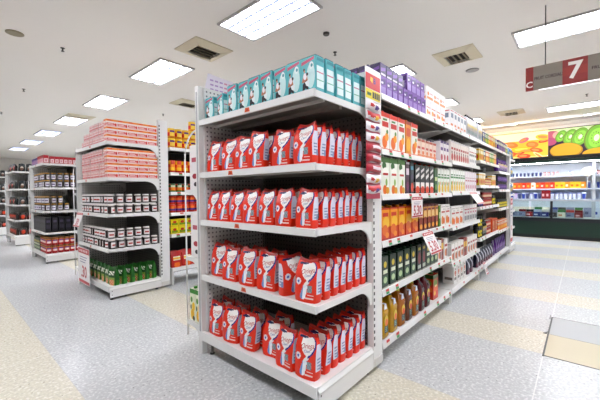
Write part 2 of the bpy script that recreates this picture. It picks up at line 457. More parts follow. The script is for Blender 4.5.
tet('blkc', .12, .085, .29, '1f1b1c', [('FLR','r',.12,.06,.9,.4,'f4efe8'),('FLR','e',.5,.14,.42,.13,'e8622c'),('F','p',[(.15,.5),(.85,.62),(.85,.74),(.15,.62)],'e9e6e2'),('F','p',[(.15,.72),(.85,.84),(.85,.93),(.15,.81)],'dcd8d4'),('F','r',0,0,1,.03,'e8622c')], wcap(.29,'d84a2c'))
tet('gnc', .1, .085, .28, '2f7030', [('F','r',.1,.5,.9,.65,'d8e0a8'),('F','e',.5,.25,.3,.12,'8ab83a')], None)
tet('gyc', .095, .075, .28, 'f0f1ea', [('F','r',0,.62,1,.7,'4e9a3e'),('F','r',.1,.74,.9,.8,'5a8a50'),('F','e',.5,.2,.4,.17,'f0cf2c'),('F','e',.3,.4,.2,.08,'9cc23c'),('F','e',.75,.42,.16,.08,'e8a020')], wcap(.28,'f0efe8',.02))
tet('wpk', .09, .075, .28, 'f0e9ea', [('F','r',.15,.52,.85,.6,'c84a6a'),('F','e',.5,.25,.3,.11,'d8889c'),('F','r',.1,.68,.9,.71,'b8486a')], wcap(.28,'f2efef',.018))
tet('opk', .146, .1, .27, 'd9551f', [('FL','r',0,.42,1,.95,'f2b022'),('FL','e',.55,.55,.36,.2,'f6cf48'),('FL','e',.42,.32,.34,.17,'e8861c'),('FL','e',.66,.16,.22,.09,'f0a23a'),('FL','r',.12,.74,.8,.86,'d9472a'),('L','r',.18,.35,.85,.9,'e9ddc8'),('FLR','r',0,0,1,.06,'c23018'),('L','r',.2,.1,.8,.2,'f0e0d0')], wcap(.27,'e8b030'))
tet('rpk', .105, .085, .27, '7c1c24', [('FL','r',0,.5,1,.92,'d9a04a'),('F','e',.5,.62,.38,.17,'e8c88a'),('F','e',.5,.18,.3,.1,'f0b83c'),('F','e',.45,.4,.4,.14,'a8442c'),('F','r',.1,.78,.9,.86,'8a1c24')], None)
tet('gsk', .05, .085, .24, '6a9a3a', [('F','r',.1,.4,.9,.7,'e0e4c0')], None)
tet('wor', .16, .09, .25, 'f0ede8', [('F','e',.35,.28,.26,.2,'ee9a34'),('F','e',.7,.24,.2,.16,'e8782a'),('F','r',.1,.62,.9,.7,'c8503c'),('F','r',.05,.88,.95,.92,'b8b4ae'),('F','r',.45,.75,.85,.82,'d0ccc6')], None)
tet('whb', .13, .09, .25, 'f3f0ee', [('F','r',.12,.15,.3,.4,'4a4a5c'),('F','r',.4,.15,.6,.4,'5a5a6c'),('F','r',.7,.15,.88,.4,'50506a'),('F','r',.05,.72,.95,.78,'d0606a'),('F','e',.5,.57,.3,.06,'d8889c')], None)
tet('grk', .112, .085, .27, '14402a', [('F','e',.5,.74,.24,.1,'e3cf2c'),('F','r',.1,.12,.9,.4,'1e6a44'),('F','e',.5,.26,.3,.1,'c8d8b0'),('FL','r',0,0,1,.05,'c8c8b8'),('F','r',.15,.46,.85,.58,'e6ecd8'),('L','e',.5,.72,.2,.07,'d8c838'),('L','r',.3,.3,.7,.4,'5c8a70')], wcap(.27,'1c4a30'))
tet('grd', .105, .085, .27, '202e28', [('F','e',.5,.5,.34,.22,'a0303c'),('F','r',.1,.12,.9,.25,'c8d0c0'),('F','r',.2,.8,.8,.9,'d8c838'),('FL','r',0,0,1,.05,'c8c8b8')], wcap(.27,'1c4a30'))
tet('wmx', .12, .08, .24, 'ece8e4', [('F','r',.1,.6,.9,.72,'b03a3c'),('F','e',.4,.3,.28,.18,'d88a4a'),('F','r',.6,.1,.88,.5,'8a4a4a')], None)
tet('wine', .07, .07, .25, 'a83a28', [('F','r',0,.5,1,.8,'e8c23a'),('F','e',.5,.3,.3,.1,'6a1c28')], None)
tet('brn', .07, .07, .2, 'd8cdb8', [('F','r',0,0,1,.4,'c87a3a'),('F','r',.2,.5,.8,.8,'7a4a3a')], None)
tet('wbx', .12, .14, .24, 'ece9e6', [('F','e',.5,.6,.3,.12,'d88060'),('FL','r',.15,.2,.85,.35,'8a8078'),('F','r',.3,.75,.7,.85,'b8a898'),('F','r',.35,.4,.65,.48,'c85a4a')], None)
tet('pcs', .105, .09, .155, '8a5ab0', [('FL','r',.1,.05,.9,.45,'ab92cc'),('FL','p',[(.1,.5),(.9,.62),(.9,.9),(.1,.8)],'5a2a84'),('FL','r',.2,.6,.5,.7,'e6dcf0'),('T','r',0,0,1,1,'6a3a94'),('L','r',.3,.2,.7,.6,'eee8f4')], None, 'milk_drink_carton')
tet('pcs2', .105, .09, .1, '4c2272', [('FL','p',[(.1,.3),(.9,.5),(.9,.75),(.1,.6)],'8a5ab4'),('FL','r',.1,.05,.9,.2,'d8cce6'),('T','r',0,0,1,1,'7a50a0')], None, 'milk_drink_carton')
tet('wos', .15, .098, .17, 'f3efec', [('FL','e',.35,.3,.2,.16,'f2b24a'),('FL','r',.1,.55,.9,.62,'e0a090'),('FL','r',.55,.18,.9,.36,'e88a70'),('FL','r',0,0,1,.05,'d8d0c8')], None, 'milk_drink_carton')
tet('wos2', .2, .098, .15, 'f4f1ee', [('FL','r',.08,.12,.92,.3,'f2b27a'),('FL','e',.25,.5,.12,.14,'f0a24a'),('FL','r',.45,.5,.9,.58,'e8c0b8')], None, 'milk_drink_carton')
tet('wgy', .14, .1, .23, 'eeecec', [('FL','r',.2,.55,.8,.8,'8e98a8'),('FL','r',.1,.12,.7,.24,'e8925a'),('FL','r',.1,.9,.9,.95,'d05a60')], None, 'milk_drink_carton')
tet('orbx', .22, .12, .24, 'd8641f', [('F','r',.1,.1,.9,.9,'b8441c'),('F','r',.35,.2,.65,.85,'ecd8b0'),('F','e',.5,.4,.1,.15,'d88a2c')], None, 'snack_box')
for kk, cc in (('blu','2a5aa8'),('org','e8862a'),('vio','5a2a84'),('grn','4a9a3c'),('ylw','e0c030')):
    tet(kk, .1, .08, .2, cc, [('FL','r',.1,.55,.9,.8,'eae6dc'),('FL','e',.5,.3,.35,.18,{'blu':'e8c83a','org':'f4d03a','vio':'9a5ab8','grn':'e8e03a','ylw':'d84a2c'}[kk]),('FL','r',0,.9,1,1,'e8e4de' if kk != 'vio' else '7a3a9c')], None, 'drink_carton')
tet('btq', .15, .12, .28, 'c8481c', [('FL','r',0,.84,1,1,'3f6a2a'),('FL','e',.45,.66,.4,.14,'7a9a2c'),('FL','e',.5,.4,.42,.16,'e8782a'),('FL','e',.6,.2,.36,.13,'d8301c'),('FL','e',.3,.25,.2,.09,'e8c23a'),('F','r',.3,.5,.8,.58,'e8d8a0')], (.03, '3f6a2a', .28, 0), 'juice_bottle')
def bottle(key, liquid, fruit, capc, tagc=True, name='juice_bottle', r=.068, h=.33, green='1d4a34'):
    b = MB()
    prof = [(r*.9,0),(r,.012),(r,.05),(r,.09),(r*.97,.13),(r*.97,.17),(r,.2),(r*.98,.215),(r*.8,.25),(r*.42,.28),(r*.36,.295)]
    sc = h / .31
    prof = [(a, z*sc) for a, z in prof]
    lm = M(liquid, .18)
    b.lathe(prof, 20, lambda u, z: lm, sq=5)
    # front label wrapped on the flat front
    def P(x, z): return (x, -r * 1.001 - .0012, z)
    b.face([P(-.03,.045*sc),P(.03,.045*sc),P(.03,.1*sc),P(-.03,.1*sc)], green)
    b.face([(.034*math.cos(t*PI/8), -r*1.001-.0016, .14*sc+.045*math.sin(t*PI/8)) for t in range(16)], 'e9d22e')
    b.face([(.003+.026*math.cos(t*PI/8), -r*1.001-.0019, .125*sc+.03*math.sin(t*PI/8)) for t in range(16)], fruit)
    b.face([P(-.02,.06*sc),P(.015,.06*sc),P(.015,.08*sc),P(-.02,.08*sc)][:], green)
    for i in range(3):
        b.face([(-.02, -r*1.001-.0016, (.055+.014*i)*sc),(.012, -r*1.001-.0016, (.055+.014*i)*sc),(.012, -r*1.001-.0016, (.062+.014*i)*sc),(-.02, -r*1.001-.0016, (.062+.014*i)*sc)], 'a9c4b4')
    parts = [(name, b.mesh(name))]
    c = MB(); c.lathe([(r*.4,.295*sc),(r*.4,.315*sc),(r*.36,.318*sc)], 14, lambda u, z: capc); parts.append(('cap', c.mesh('cap')))
    if tagc:
        t = MB(); t.prism([(-.012,.29),(.012,.29),(.034,.225),(.02,.2),(-.03,.21)], 1, -.062, -.059, 'eef1f6')
        t.face([(-.022,-.0625,.215),(.02,-.0625,.205),(.026,-.0625,.232),(-.01,-.0625,.24)], '2a4a9a'); t.face([(-.03,-.0628,.208),(.02,-.0628,.198),(.028,-.0628,.212),(-.024,-.0628,.22)], 'e8d83a')
        t.box(-.012,.012,-.062,-.012,.287,.29,'eef1f6')
        parts.append(('neck_tag', t.mesh('neck_tag'), 'white and blue tag on the bottle neck'))
    proto(key, name, 'bottle', parts)
bottle('bty', 'c9a11a', 'f08a1e', '2a6a3c'); bottle('bto', 'b8791e', 'e8701e', 'd8d23a'); bottle('bta', '7a4420', 'd9622c', '2a6a3c')
bottle('btr', '6a1f2a', 'c02a4a', '2a6a3c', False); bottle('btm', 'c8501c', 'e8a02a', '3a6a2c', False, h=.31, r=.078)
bottle('slim', '2a1c28', 'b0a0b0', '1c1a1e', False, 'sauce_bottle', .03, .27, '4a4450')
bottle('wbot', 'e4e2e6', 'b0a8b8', '1c1a1e', False, 'syrup_bottle', .035, .3, '8a98a8')
bottle('vbot', '6a3a94', 'c8a0d8', '4a2a6c', False, 'syrup_bottle', .038, .26, '8a5ab0')
bottle('bluebot', '2a6ab8', 'e8e03a', 'e8e6e0', False, 'water_bottle', .042, .26, '1e4a8c')
bottle('cleanb', '9ec4d8', '3a8ac8', 'e8e6e0', False, 'water_bottle', .042, .26, '2a6aa8')
tet('lemon', .088, .085, .29, 'eef0dc', [('FLR','e',.45,.2,.35,.17,'f0c81e'),('FLR','e',.65,.45,.28,.14,'f4d42c'),('FLR','e',.3,.66,.2,.09,'6aa23a'),('FLR','r',0,.86,1,1,'4a9a3a'),('FLR','e',.7,.08,.2,.08,'4a5a24'),('FLR','e',.2,.42,.12,.08,'3f6a2c')], wcap(.29,'4a9a3a'))
tet('cherry', .16, .1, .4, 'eee9e8', [('F','e',.5,.3,.25,.06,'b8304a'),('F','r',.2,.62,.8,.72,'c86a7a'),('F','e',.6,.12,.2,.05,'3a2a34'),('F','r',.82,0,1,.5,'c8303c')], None, 'cereal_box')
tet('dkp', .1, .09, .32, '201a22', [('FRL','r',.15,.25,.85,.5,'4a4454'),('FRL','r',.2,.65,.8,.8,'6a6278')], None, 'coffee_box')
tet('rdp', .075, .09, .14, 'c02038', [('FRL','r',.12,.1,.88,.62,'ecd8da'),('FRL','r',.3,.2,.7,.5,'d8a0a8'),('T','r',0,0,1,1,'a81a30')], None, 'tea_box')
tet('vlp', .1, .09, .15, '5a4a9a', [('FRL','e',.5,.45,.35,.3,'c8a0c0'),('FRL','r',.1,.75,.9,.95,'3a3a90')], None, 'tea_box')
def dk_front(u, v):
    if math.hypot(u-.5, (v-.4)) < .26: return 'cfc6bc' if v > .45 else '8a6a58'
    return '2a3436'
make_pouch('dkpo', 'coffee_pouch', 'pouch', .16, .08, .22, dk_front, lambda u, v: '1f2a2c', seed=20)
def ro_front(u, v):
    if math.hypot(u-.5, (v-.45)) < .28: return 'd8562c'
    return '5a1c18' if v < .7 else '221a1a'
make_pouch('ropo', 'coffee_pouch', 'pouch', .16, .08, .2, ro_front, lambda u, v: '2a1816', seed=21)

ORD = ['first','second','third','fourth','fifth','sixth','seventh','eighth','ninth','tenth','eleventh','twelfth','thirteenth','fourteenth','fifteenth','sixteenth','seventeenth','eighteenth','nineteenth','twentieth'] + ['%d-th' % i for i in range(21, 60)]

# ------------------------------------------------------------------ room
def struct(name, b, fix=False):
    o = link(name, b.mesh(name, fix)); o['kind'] = 'structure'; return o
X0, X1, Y0, Y1, H = -7.0, 12.1, -7.0, 24.0, 3.6
b = MB(); b.box(X0, X1, Y0, Y1, -.1, 0, terrazzo()); struct('floor', b)
ceilm = bpy.data.materials.new('ceiling_paint'); ceilm.use_nodes = True
cb_ = ceilm.node_tree.nodes['Principled BSDF']; cb_.inputs['Roughness'].default_value = .8
cb_.inputs['Base Color'].default_value = rgb('efebe6')
wallm = M('dddad6', .8, name='wall_paint'); wallw = M('f0efec', .7, name='white_wall_paint')
# recessed openings for the light troffers and vents are shown by frames fixed under the ceiling
b = MB(); b.box(X0, X1, Y0, Y1, H, H + .1, ceilm); struct('ceiling', b)
b = MB(); b.box(X1, X1 + .1, Y0, Y1, 0, H, wallw); struct('wall_far', b)
b = MB(); b.box(X0 - .1, X0, Y0, Y1, 0, H, wallm); struct('wall_back', b)
b = MB(); b.box(X0, X1, Y1, Y1 + .1, 0, H, wallm); struct('wall_left', b)
b = MB(); b.box(X0, X1, Y0 - .1, Y0, 0, H, wallm); struct('wall_right', b)
b = MB(); b.box(11.35, 12.1, -7, 6, 3.52, 3.6, M('b9b7b4', .8)); struct('trim_1', b)

# floor hatch
t = empty('floor_hatch', (2.38, -1.53, 0), 'square floor access cover with dark joints set in the tiled aisle floor', 'floor hatch')
b = MB(); b.box(-.53, .0, -.55, .54, .0, .003, M('cfc5ab', .35)); link('cover_plate', b.mesh('cover_plate'), t)['label'] = 'cream half of the cover'
b = MB(); b.box(.004, .55, -.55, .54, .0, .003, M('bebfc0', .35)); link('cover_plate', b.mesh('cover_plate'), t)['label'] = 'grey half of the cover'
b = MB(); b.box(-.55, .56, .543, .556, 0, .004, '3a3733'); b.box(.552, .557, -.55, .543, 0, .004, '6e6a64'); b.box(-.538, -.533, -.55, .543, 0, .004, '6e6a64')
b.box(.0, .004, -.55, .54, 0, .0035, '8c887e'); b.prism([(0, .56), (.07, .556), (0, .59)], 2, 0, .004, '3a3733'); b.box(.5, .62, .562, .57, 0, .004, '6a6660'); link('joint_frame', b.mesh('joint_frame'), t)

# ------------------------------------------------------------------ ceiling lights
EM = M('f4f7ff', .5, name='lamp_diffuser_glow', emit=20)
LX = [(-1.95, 'in the row behind the camera'), (.94, 'over the aisle ends'), (3.83, 'in the second row'), (6.6, 'in the third row back'), (9.3, 'in the row nearest the fridges')]
fr = MB(); w, l = .62, 1.24
for (a, c, d, e) in ((0, w, 0, .03), (0, w, l - .03, l), (0, .03, .03, l - .03), (w - .03, w, .03, l - .03)):
    fr.box(a, c, d, e, -.025, 0, M('c9c8c8', .4, 0.3))
frame_me = fr.mesh('frame')
b = MB(); b.box(.03, w - .03, .03, l - .03, -.003, 0, M('4a5068', .5, name='reflector_tray')); tray_me = b.mesh('reflector_tray')
b = MB()
for i in range(4): b.box(.03 + i * .14 + .021, .03 + i * .14 + .119, .035, l - .035, -.008, -.004, EM)
diff_me = b.mesh('diffuser')
b = MB()
LM = M('6a7088', .4, 0, name='louvre_metal')
for i in range(1, 4): b.box(.03 + i * .14 - .004, .03 + i * .14 + .004, .03, l - .03, -.024, -.008, LM)
for j in range(1, 13): b.box(.03, w - .03, .03 + j * .091 - .0015, .03 + j * .091 + .0015, -.024, -.009, LM)
louv_me = b.mesh('louvre')
for i, (x, nm) in enumerate(LX):
    for k in range(-2, 7):
        y = 1.1 + 2.8 * k
        if x > 7 and k > 1: continue
        lab = 'recessed ceiling light %s, %s' % (nm, ['far right of the row', 'one right of the main display', 'above the main display aisle', 'one aisle left', 'two aisles left', 'three aisles left', 'four aisles left', 'five aisles left', 'far left of the row'][k + 2])
        t = empty('ceiling_light', (x, y, H), lab, 'ceiling light', 'recessed ceiling lights')
        link('frame', frame_me, t); link('reflector_tray', tray_me, t); link('diffuser', diff_me, t); link('louvre', louv_me, t)

def vent(x, y, lab, w=.64, l=.6):
    t = empty('ceiling_vent', (x, y, H), lab, 'vent', 'ceiling vents')
    fm = M('ded6c2', .5); b = MB()
    # sloping cream surround
    for s_ in range(4):
        c = [(0, 0), (w, 0), (w, l), (0, l)]; d = [(w*.2, l*.24), (w*.8, l*.24), (w*.8, l*.76), (w*.2, l*.76)]
        a, e = s_, (s_ + 1) % 4
        b.face([(*c[a], -.012), (*c[e], -.012), (*d[e], -.05), (*d[a], -.05)], fm)
        b.face([(*c[a], 0), (*c[e], 0), (*c[e], -.012), (*c[a], -.012)], fm)
    link('surround', b.mesh('surround'), t)
    b = MB(); b.box(w*.2, w*.8, l*.24, l*.76, -.012, -.004, '3d3830'); link('duct_opening', b.mesh('duct_opening'), t)
    for i in range(4):
        b = MB(); y0 = l * .24 + i * l * .13 + .02
        b.prism([(y0, -.046), (y0 + .006, -.05), (y0 + .05, -.02), (y0 + .044, -.016)], 0, w*.2, w*.8, M('a79e8a', .4)); link('slat', b.mesh('slat', True), t)
vent(.94, 2.84, 'square cream ceiling vent left of the main display, nearest the big light')
vent(3.82, .02, 'square cream ceiling vent above the long gondola beside a round speaker')
vent(2.3, 5.7, 'dark ceiling vent just left of the main display top')
vent(.95, 9.1, 'small pale ceiling vent between lights on the far left', .64, .5)
vent(8.9, .0, 'cream ceiling vent near the fruit mural')
def disc(name, x, y, r, col, lab, cat, th=.015, grp=None):
    b = MB(); b.lathe([(r*.8, -th), (r, -th*.6), (r, 0)], 24, lambda u, z: col)
    o = link(name, b.mesh(name), None, (x, y, H)); tag(o, lab, cat, grp); return o
disc('ceiling_speaker', 4.99, .3, .11, 'a9a8a5', 'round grey ceiling speaker beside the vent above the long gondola', 'speaker')
disc('ceiling_speaker', -.74, 4.56, .1, 'a59c84', 'round beige ceiling speaker at the far left of the ceiling', 'speaker')
for (x, y, lab) in ((11.1, .5, 'round downlight above the orange half of the mural'), (11.06, -1.32, 'round downlight above the kiwi half of the mural')):
    b = MB(); b.lathe([(.13, -.02), (.15, -.012), (.15, 0)], 24, lambda u, z: 'e8e6e2'); o = link('downlight', b.mesh('downlight'), None, (x, y, H)); tag(o, lab, 'downlight', 'downlights')
    b = MB(); b.lathe([(.09, -.026), (.09, -.02)], 20, lambda u, z: M('fff6ea', .5, emit=9)); link('bulb', b.mesh('bulb'), o)
for (x, y, lab) in ((-.19, 4.63, 'small dark sprinkler head, upper left of ceiling'), (-.22, 7.45, 'small dark sprinkler head, left of the ceiling light rows'), (-.26, 10.24, 'small dark sprinkler head at the far left edge'),
                    (2.68, 1.71, 'small sprinkler head right above the teal cartons'), (2.71, 7.43, 'small sprinkler head above the second display posts'), (8.43, -1.28, 'small sprinkler head right of the hanging sign')):
    b = MB(); b.lathe([(.006, -.055), (.022, -.052), (.022, -.046), (.01, -.04), (.012, -.01), (.03, -.006), (.03, 0)], 12, lambda u, z: '4a4640')
    tag(link('sprinkler_head', b.mesh('sprinkler_head'), None, (x, y, H)), lab, 'sprinkler', 'sprinkler heads')
disc('smoke_detector', 2.1, 1.45, .045, '5c5850', 'small round smoke detector above the teal cartons', 'smoke detector', .03)

# ------------------------------------------------------------------ hanging aisle sign
SX = 3.32
t = empty('aisle_sign', (SX, -1.15, 2.62), 'hanging grey and red aisle seven sign reading fruit cordials', 'sign')
b = MB(); b.box(-.012, .012, -.46, .46, 0, .28, M('9b9286', .5)); link('sign_board', b.mesh('sign_board'), t)
b = MB(); b.box(-.014, .014, -.11, .11, 0, .28, M('a62c1a', .5)); b.box(-.0145, 0, -.11, .11, .1, .19, M('b23c22', .5))
b.text('7', lambda x, y: (-.0165, -x, .14 + y), .26, 'f2ede6', True)
link('number_panel', b.mesh('number_panel'), t)['label'] = 'red panel with a white 7'
for s_ in (1, -1):
    b = MB(); b.box(-.014, .014, s_*.46 - s_*.075, s_*.462, 0, .28, M('a62c1a', .5)); b.text('C', lambda x, y: (-.0165, s_*.425 - x, .065 + y), .1, 'f2ede6', True)
    link('end_panel', b.mesh('end_panel'), t)['label'] = 'red end panel with a white C'
b = MB()
b.text('- FRUIT CORDIALS', lambda x, y: (-.0135, .248 - x * .98, .13 + y * 1.4), .037, '4a0c08', True)
link('lettering', b.mesh('lettering'), t)
b = MB()
b.text('FRUIT', lambda x, y: (-.0135, -.2 - x, .13 + y), .045, '4a0c08', True)
link('lettering', b.mesh('lettering'), t)
for s_ in (.27, -.27):
    b = MB(); b.tube((0, s_, .28), (0, s_, H - 2.62), .006, M('7c7a78', .3, .8)); link('hanging_rod', b.mesh('hanging_rod'), t)

# ------------------------------------------------------------------ shelving
W = 1.27
def bracket_pts(L, drop, th=.035, s=1, ox=0, z=0):
    """outline in (x,z): long arm that curves down into the post at x=L"""
    pts = [(0, -.006), (L, -.006), (L, -drop)]
    c = [(L - .03, -drop)]
    for i in range(0, 9):
        a = i / 8 * PI / 2
        c.append((L - .03 - .16 * (1 - math.cos(a)), -drop + .0 + (drop - th) * math.sin(a)))
    pts += c + [(L - .3, -th), (0, -th * .9)]
    return [(ox + s * x, z + zz) for x, zz in pts]
def end_unit(ox, oy, decks, label, s=1, wing=True, top=2.33, ptop=2.33, gx=.14, post_h=None, back=True, sidep=True):
    """decks: heights of lip tops; s=+1 opens towards -x"""
    X = lambda x: s * x
    t = empty('end_shelf_unit', (ox, oy, 0), label, 'shelf unit')
    D = .69
    b = MB(); b.box(X(D), X(D + .02), .04, W - .02, .1, top - .02, GREYB); link('back_panel', b.mesh('back_panel'), t)
    b = MB(); b.box(X(.03), X(D), W - .025, W - .005, .16, top - .01, WPERF); link('side_panel', b.mesh('side_panel'), t)['label'] = 'perforated white side panel'
    # front post on the left, rear corner posts
    b = MB(); b.box(X(-.015), X(.035), W - .005, W + .045, 0.0, top, METAL); b.box(X(-.017), X(.0), W + .01, W + .03, .2, top - .05, 'b9b8ba'); link('post', b.mesh('post'), t)
    ph = post_h or top
    b = MB(); b.box(X(D), X(D + gx), -.012, .05, .035, ph, METAL)
    b.box(X(D + .01), X(D + gx), -.02, -.012, .04, .1, METAL2)
    q = link('post', b.mesh('post'), t)
    b = MB(); n = int((ph - .2) / .05)
    for i in range(n): b.box(X(D + .006), X(D + .022), -.0135, -.011, .2 + i * .05, .225 + i * .05, '2c2a2a')
    link('slot_row', b.mesh('slot_row'), q)['label'] = 'dark slots in the post'
    b = MB(); b.box(X(D), X(D + .05), W - .06, W, 0, top, METAL); link('post', b.mesh('post'), t)
    for i, z in enumerate(decks[:-1]):
        b = MB()
        b.box(X(0), X(D), .012, W - .03, z - .03, z - .006, METAL2)          # deck
        b.prism([(X(-.012), z - .048), (X(-.012), z - .002), (X(.0), z), (X(.008), z), (X(.008), z - .048)], 1, 0.0, W - .008, METAL)   # front rail
        b.box(X(.01), X(D - .01), .02, W - .045, z - .032, z - .03, '8d8880'); b.box(X(.3), X(.34), .03, W - .045, z - .06, z - .03, '9a958e')  # underside plate and stiffener coloured darker to imitate shade beneath the deck
        b.box(X(.12), X(.14), .03, W - .04, z - .05, z - .03, 'cfccc8')
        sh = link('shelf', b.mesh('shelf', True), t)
        for yy in (0.0, W - .042):
            b = MB(); b.prism(bracket_pts(D, .17, .05, s, 0, z), 1, yy, yy + .012, METAL); link('bracket', b.mesh('bracket', True), sh)
        b = MB(); yy = .62 + .07 * ((i * 7) % 4); b.face([(X(-.0135), yy + .03, z - .04), (X(-.0135), yy - .03, z - .04), (X(-.0135), yy - .022, z - .01), (X(-.0135), yy + .022, z - .008)], 'e07a3a')
        b.face([(X(-.0138), yy + .015, z - .033), (X(-.0138), yy - .015, z - .033), (X(-.0138), yy - .01, z - .02), (X(-.0138), yy + .01, z - .02)], 'c8402a')
        link('rail_sticker', b.mesh('rail_sticker'), sh)['label'] = 'small orange sticker on the rail'
    z = decks[-1]
    b = MB(); b.box(X(0), X(D), .0, W - .03, z - .035, z - .006, METAL)
    b.prism([(X(-.015), z - .075), (X(-.015), z - .002), (X(0), z), (X(.01), z), (X(.01), z - .075)], 1, 0, W, METAL); link('base_shelf', b.mesh('base_shelf', True), t)
    b = MB(); b.box(X(.0), X(D), -.008, 0.004, .03, z - .035, METAL); b.prism([(-.014, z - .04), (.004, z - .012), (.004, z - .05), (-.008, z - .06)], 0, X(.0), X(D), METAL)
    b.box(X(.02), X(.03), -.0095, -.008, z - .07, z - .06, '55524e'); b.box(X(.02), X(.03), -.0095, -.008, .06, .07, '55524e')
    link('kick_panel', b.mesh('kick_panel', True), t)
    b = MB(); b.box(X(.2), X(.215), .02, W - .06, .01, z - .04, '6a6865'); link('kick_panel', b.mesh('kick_panel'), t)
    for (fx, fy) in ((.03, .03), (.05, W - .06), (.64, .03), (.64, W - .06)):
        b = MB(); b.lathe([(.02, 0), (.022, .01), (.012, .014), (.012, z - .036)], 12, lambda u, zz: '3a3836' if zz < .013 else '9a9896', X(fx), fy); link('foot', b.mesh('foot'), t)
    if wing:
        y0, y1 = W + .045, W + .255
        r = MB(); r.tube((X(0), y1, .1), (X(0), y1, 1.72), .007, METAL)
        n = 8
        for i in range(n):
            a, c = i / n * PI / 2, (i + 1) / n * PI / 2
            r.tube((X(0), y1 - (y1-y0) * (1 - math.cos(a)), 1.72 + .24 * math.sin(a)), (X(0), y1 - (y1-y0) * (1 - math.cos(c)), 1.72 + .24 * math.sin(c)), .007, METAL)
        link('wing_rail', r.mesh('wing_rail'), t)
        b = MB(); b.box(X(D - .02), X(D), y0 - .04, y1, .1, 1.9, METAL2); link('wing_panel', b.mesh('wing_panel'), t)
        for z in (1.44, .83, .24):
            b = MB(); b.box(X(0), X(D - .02), W + .0, y1, z - .02, z, METAL2)
            def Bp(): 
                p = [(y1, z), (W, z), (W, z - .16)]
                for i in range(7):
                    a = i / 6 * PI / 2; p.append((W + .04 + .13 * (1 - math.cos(a)), z - .16 + .125 * math.sin(a)))
                return p + [(y1, z - .035)]
            b.prism(Bp(), 0, X(-.006), X(.004), METAL)
            link('wing_shelf', b.mesh('wing_shelf', True), t)
    return t

D1 = [2.035, 1.587, 1.178, .702, .2]
end_unit(0, 0, D1, 'white end shelf unit full of red pouches nearest the camera', top=2.33)
D2 = [2.12, 1.64, 1.15, .68, .18]
end_unit(0, 3.5, D2, 'white end shelf unit holding spread jars and stacked soup boxes', top=2.14, post_h=2.5)
D3 = [2.08, 1.58, 1.09, .64, .2]
end_unit(0, 7.1, D3, 'white end shelf unit with coffee jars and red cans', top=2.1, post_h=2.2)
D4 = [2.1, 1.61, 1.16, .73, .3]
end_unit(0, 10.7, D4, 'white end shelf unit with dark coffee pouches at far left', top=2.15)
end_unit(0, 14.3, D4, 'white end shelf unit at the extreme left edge, the farthest visible', top=2.15, wing=False)
FE = [2.13, 1.72, 1.33, .95, .56, .18]
end_unit(7.66, 0, FE, 'white end shelf unit at far end of long gondola with blue bottles', s=-1, wing=False, top=2.2)

def gondola(oy, mods, label, levels, top=2.24, ticket=True, depth=.5):
    """mods: x edges; levels[m] = lip heights"""
    x0 = mods[0]
    t = empty('gondola_shelving', (x0, oy, 0), label, 'shelf unit')
    L = mods[-1] - x0
    b = MB(); b.box(0.02, L, depth + .0, depth + .03, .08, top, M('4c4a48', .5)); link('back_panel', b.mesh('back_panel'), t)
    for e in mods:
        b = MB(); b.box(e - x0 - .02 if e != x0 else 0, e - x0 + .02, depth - .04, depth, 0, top, METAL); link('post', b.mesh('post'), t)
    for m in range(len(mods) - 1):
        a, c = mods[m] - x0 + .02, mods[m + 1] - x0 - .006
        for li, z in enumerate(levels[m]):
            base = li == len(levels[m]) - 1
            dy = 0 if base else .0
            b = MB(); b.box(a, c, .005 + dy, depth - .04, z - .03, z - .006, METAL2)
            lh = .055 if base else .05
            b.prism([(-.014 + dy, z - lh), (-.004 + dy, z - .002), (.0 + dy, z), (.008 + dy, z), (.008 + dy, z - lh)], 0, a, c, METAL)
            if not base:
                b.box(a + .005, c - .005, .01, depth - .045, z - .032, z - .03, '77726b'); b.box(a + .005, c - .005, .1, .12, z - .045, z - .03, '8d8880')  # shade below the shelf painted into the underside plate and stiffener colours
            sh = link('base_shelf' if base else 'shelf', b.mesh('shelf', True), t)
            for xx in ((a, ) if m else (a,)):
                if base: continue
                k = MB(); k.prism([(.01, z - .03), (depth - .04, z - .03), (depth - .04, z - .15), (depth - .1, z - .13), (.06, z - .055), (.01, z - .05)], 0, xx, xx + .006, METAL); link('bracket', k.mesh('bracket', True), sh)
            if ticket:
                n = int((c - a) / (.22 if li < 4 else .2))
                for i in range(n):
                    if rnd.random() < (.35 if m == 0 else .6): continue
                    xx = a + (i + .5 + rnd.uniform(-.2, .2)) * (c - a) / n
                    f = .75
                    def Pq(x, v): zz = z - lh + .004 + v * (lh - .008); return (x, -.0152 + .0095 * (zz - z + lh) / lh + dy - .0006, zz)
                    k = MB(); k.face([Pq(xx - .03, 0), Pq(xx + .03, 0), Pq(xx + .03, 1), Pq(xx - .03, 1)], 'e6e4de')
                    k2 = lambda x, v: (Pq(x, v)[0], Pq(x, v)[1] - .0006, Pq(x, v)[2])
                    k.face([k2(xx - .028, .52), k2(xx + .028, .52), k2(xx + .028, .98), k2(xx - .028, .98)], 'd8413c')
                    k.face([k2(xx - .028, .04), k2(xx + .028, .04), k2(xx + .028, .5), k2(xx - .028, .5)], '3fae6e' if rnd.random() < .75 else 'e9e4d8')
                    link('price_ticket', k.mesh('price_ticket'), sh)
        for xx in (a, c - .03):
            b = MB(); b.box(xx, xx + .03, .012, depth - .04, 0, levels[m][-1] - .03, METAL2); link('foot', b.mesh('foot'), t)
    return t
GM = [.83, 2.7, 4.15, 5.7, 6.83]
GL = [[2.2, 1.755, 1.385, 1.0, .6, .175], [2.2, 1.79, 1.4, .96, .5, .175], [2.2, 1.895, 1.5, 1.15, .65, .175], [2.2, 1.79, 1.43, 1.06, .62, .175]]
gondola(0, GM, 'long white gondola shelving of drink cartons on the right', GL)
GL2 = [[2.12, 1.74, 1.44, 1.12, .79, .27], [2.12, 1.74, 1.44, 1.12, .79, .27]]
gondola(3.5, [.85, 2.4, 4.0], 'white gondola shelving of yellow tins behind the spread jar display', GL2, top=2.3)

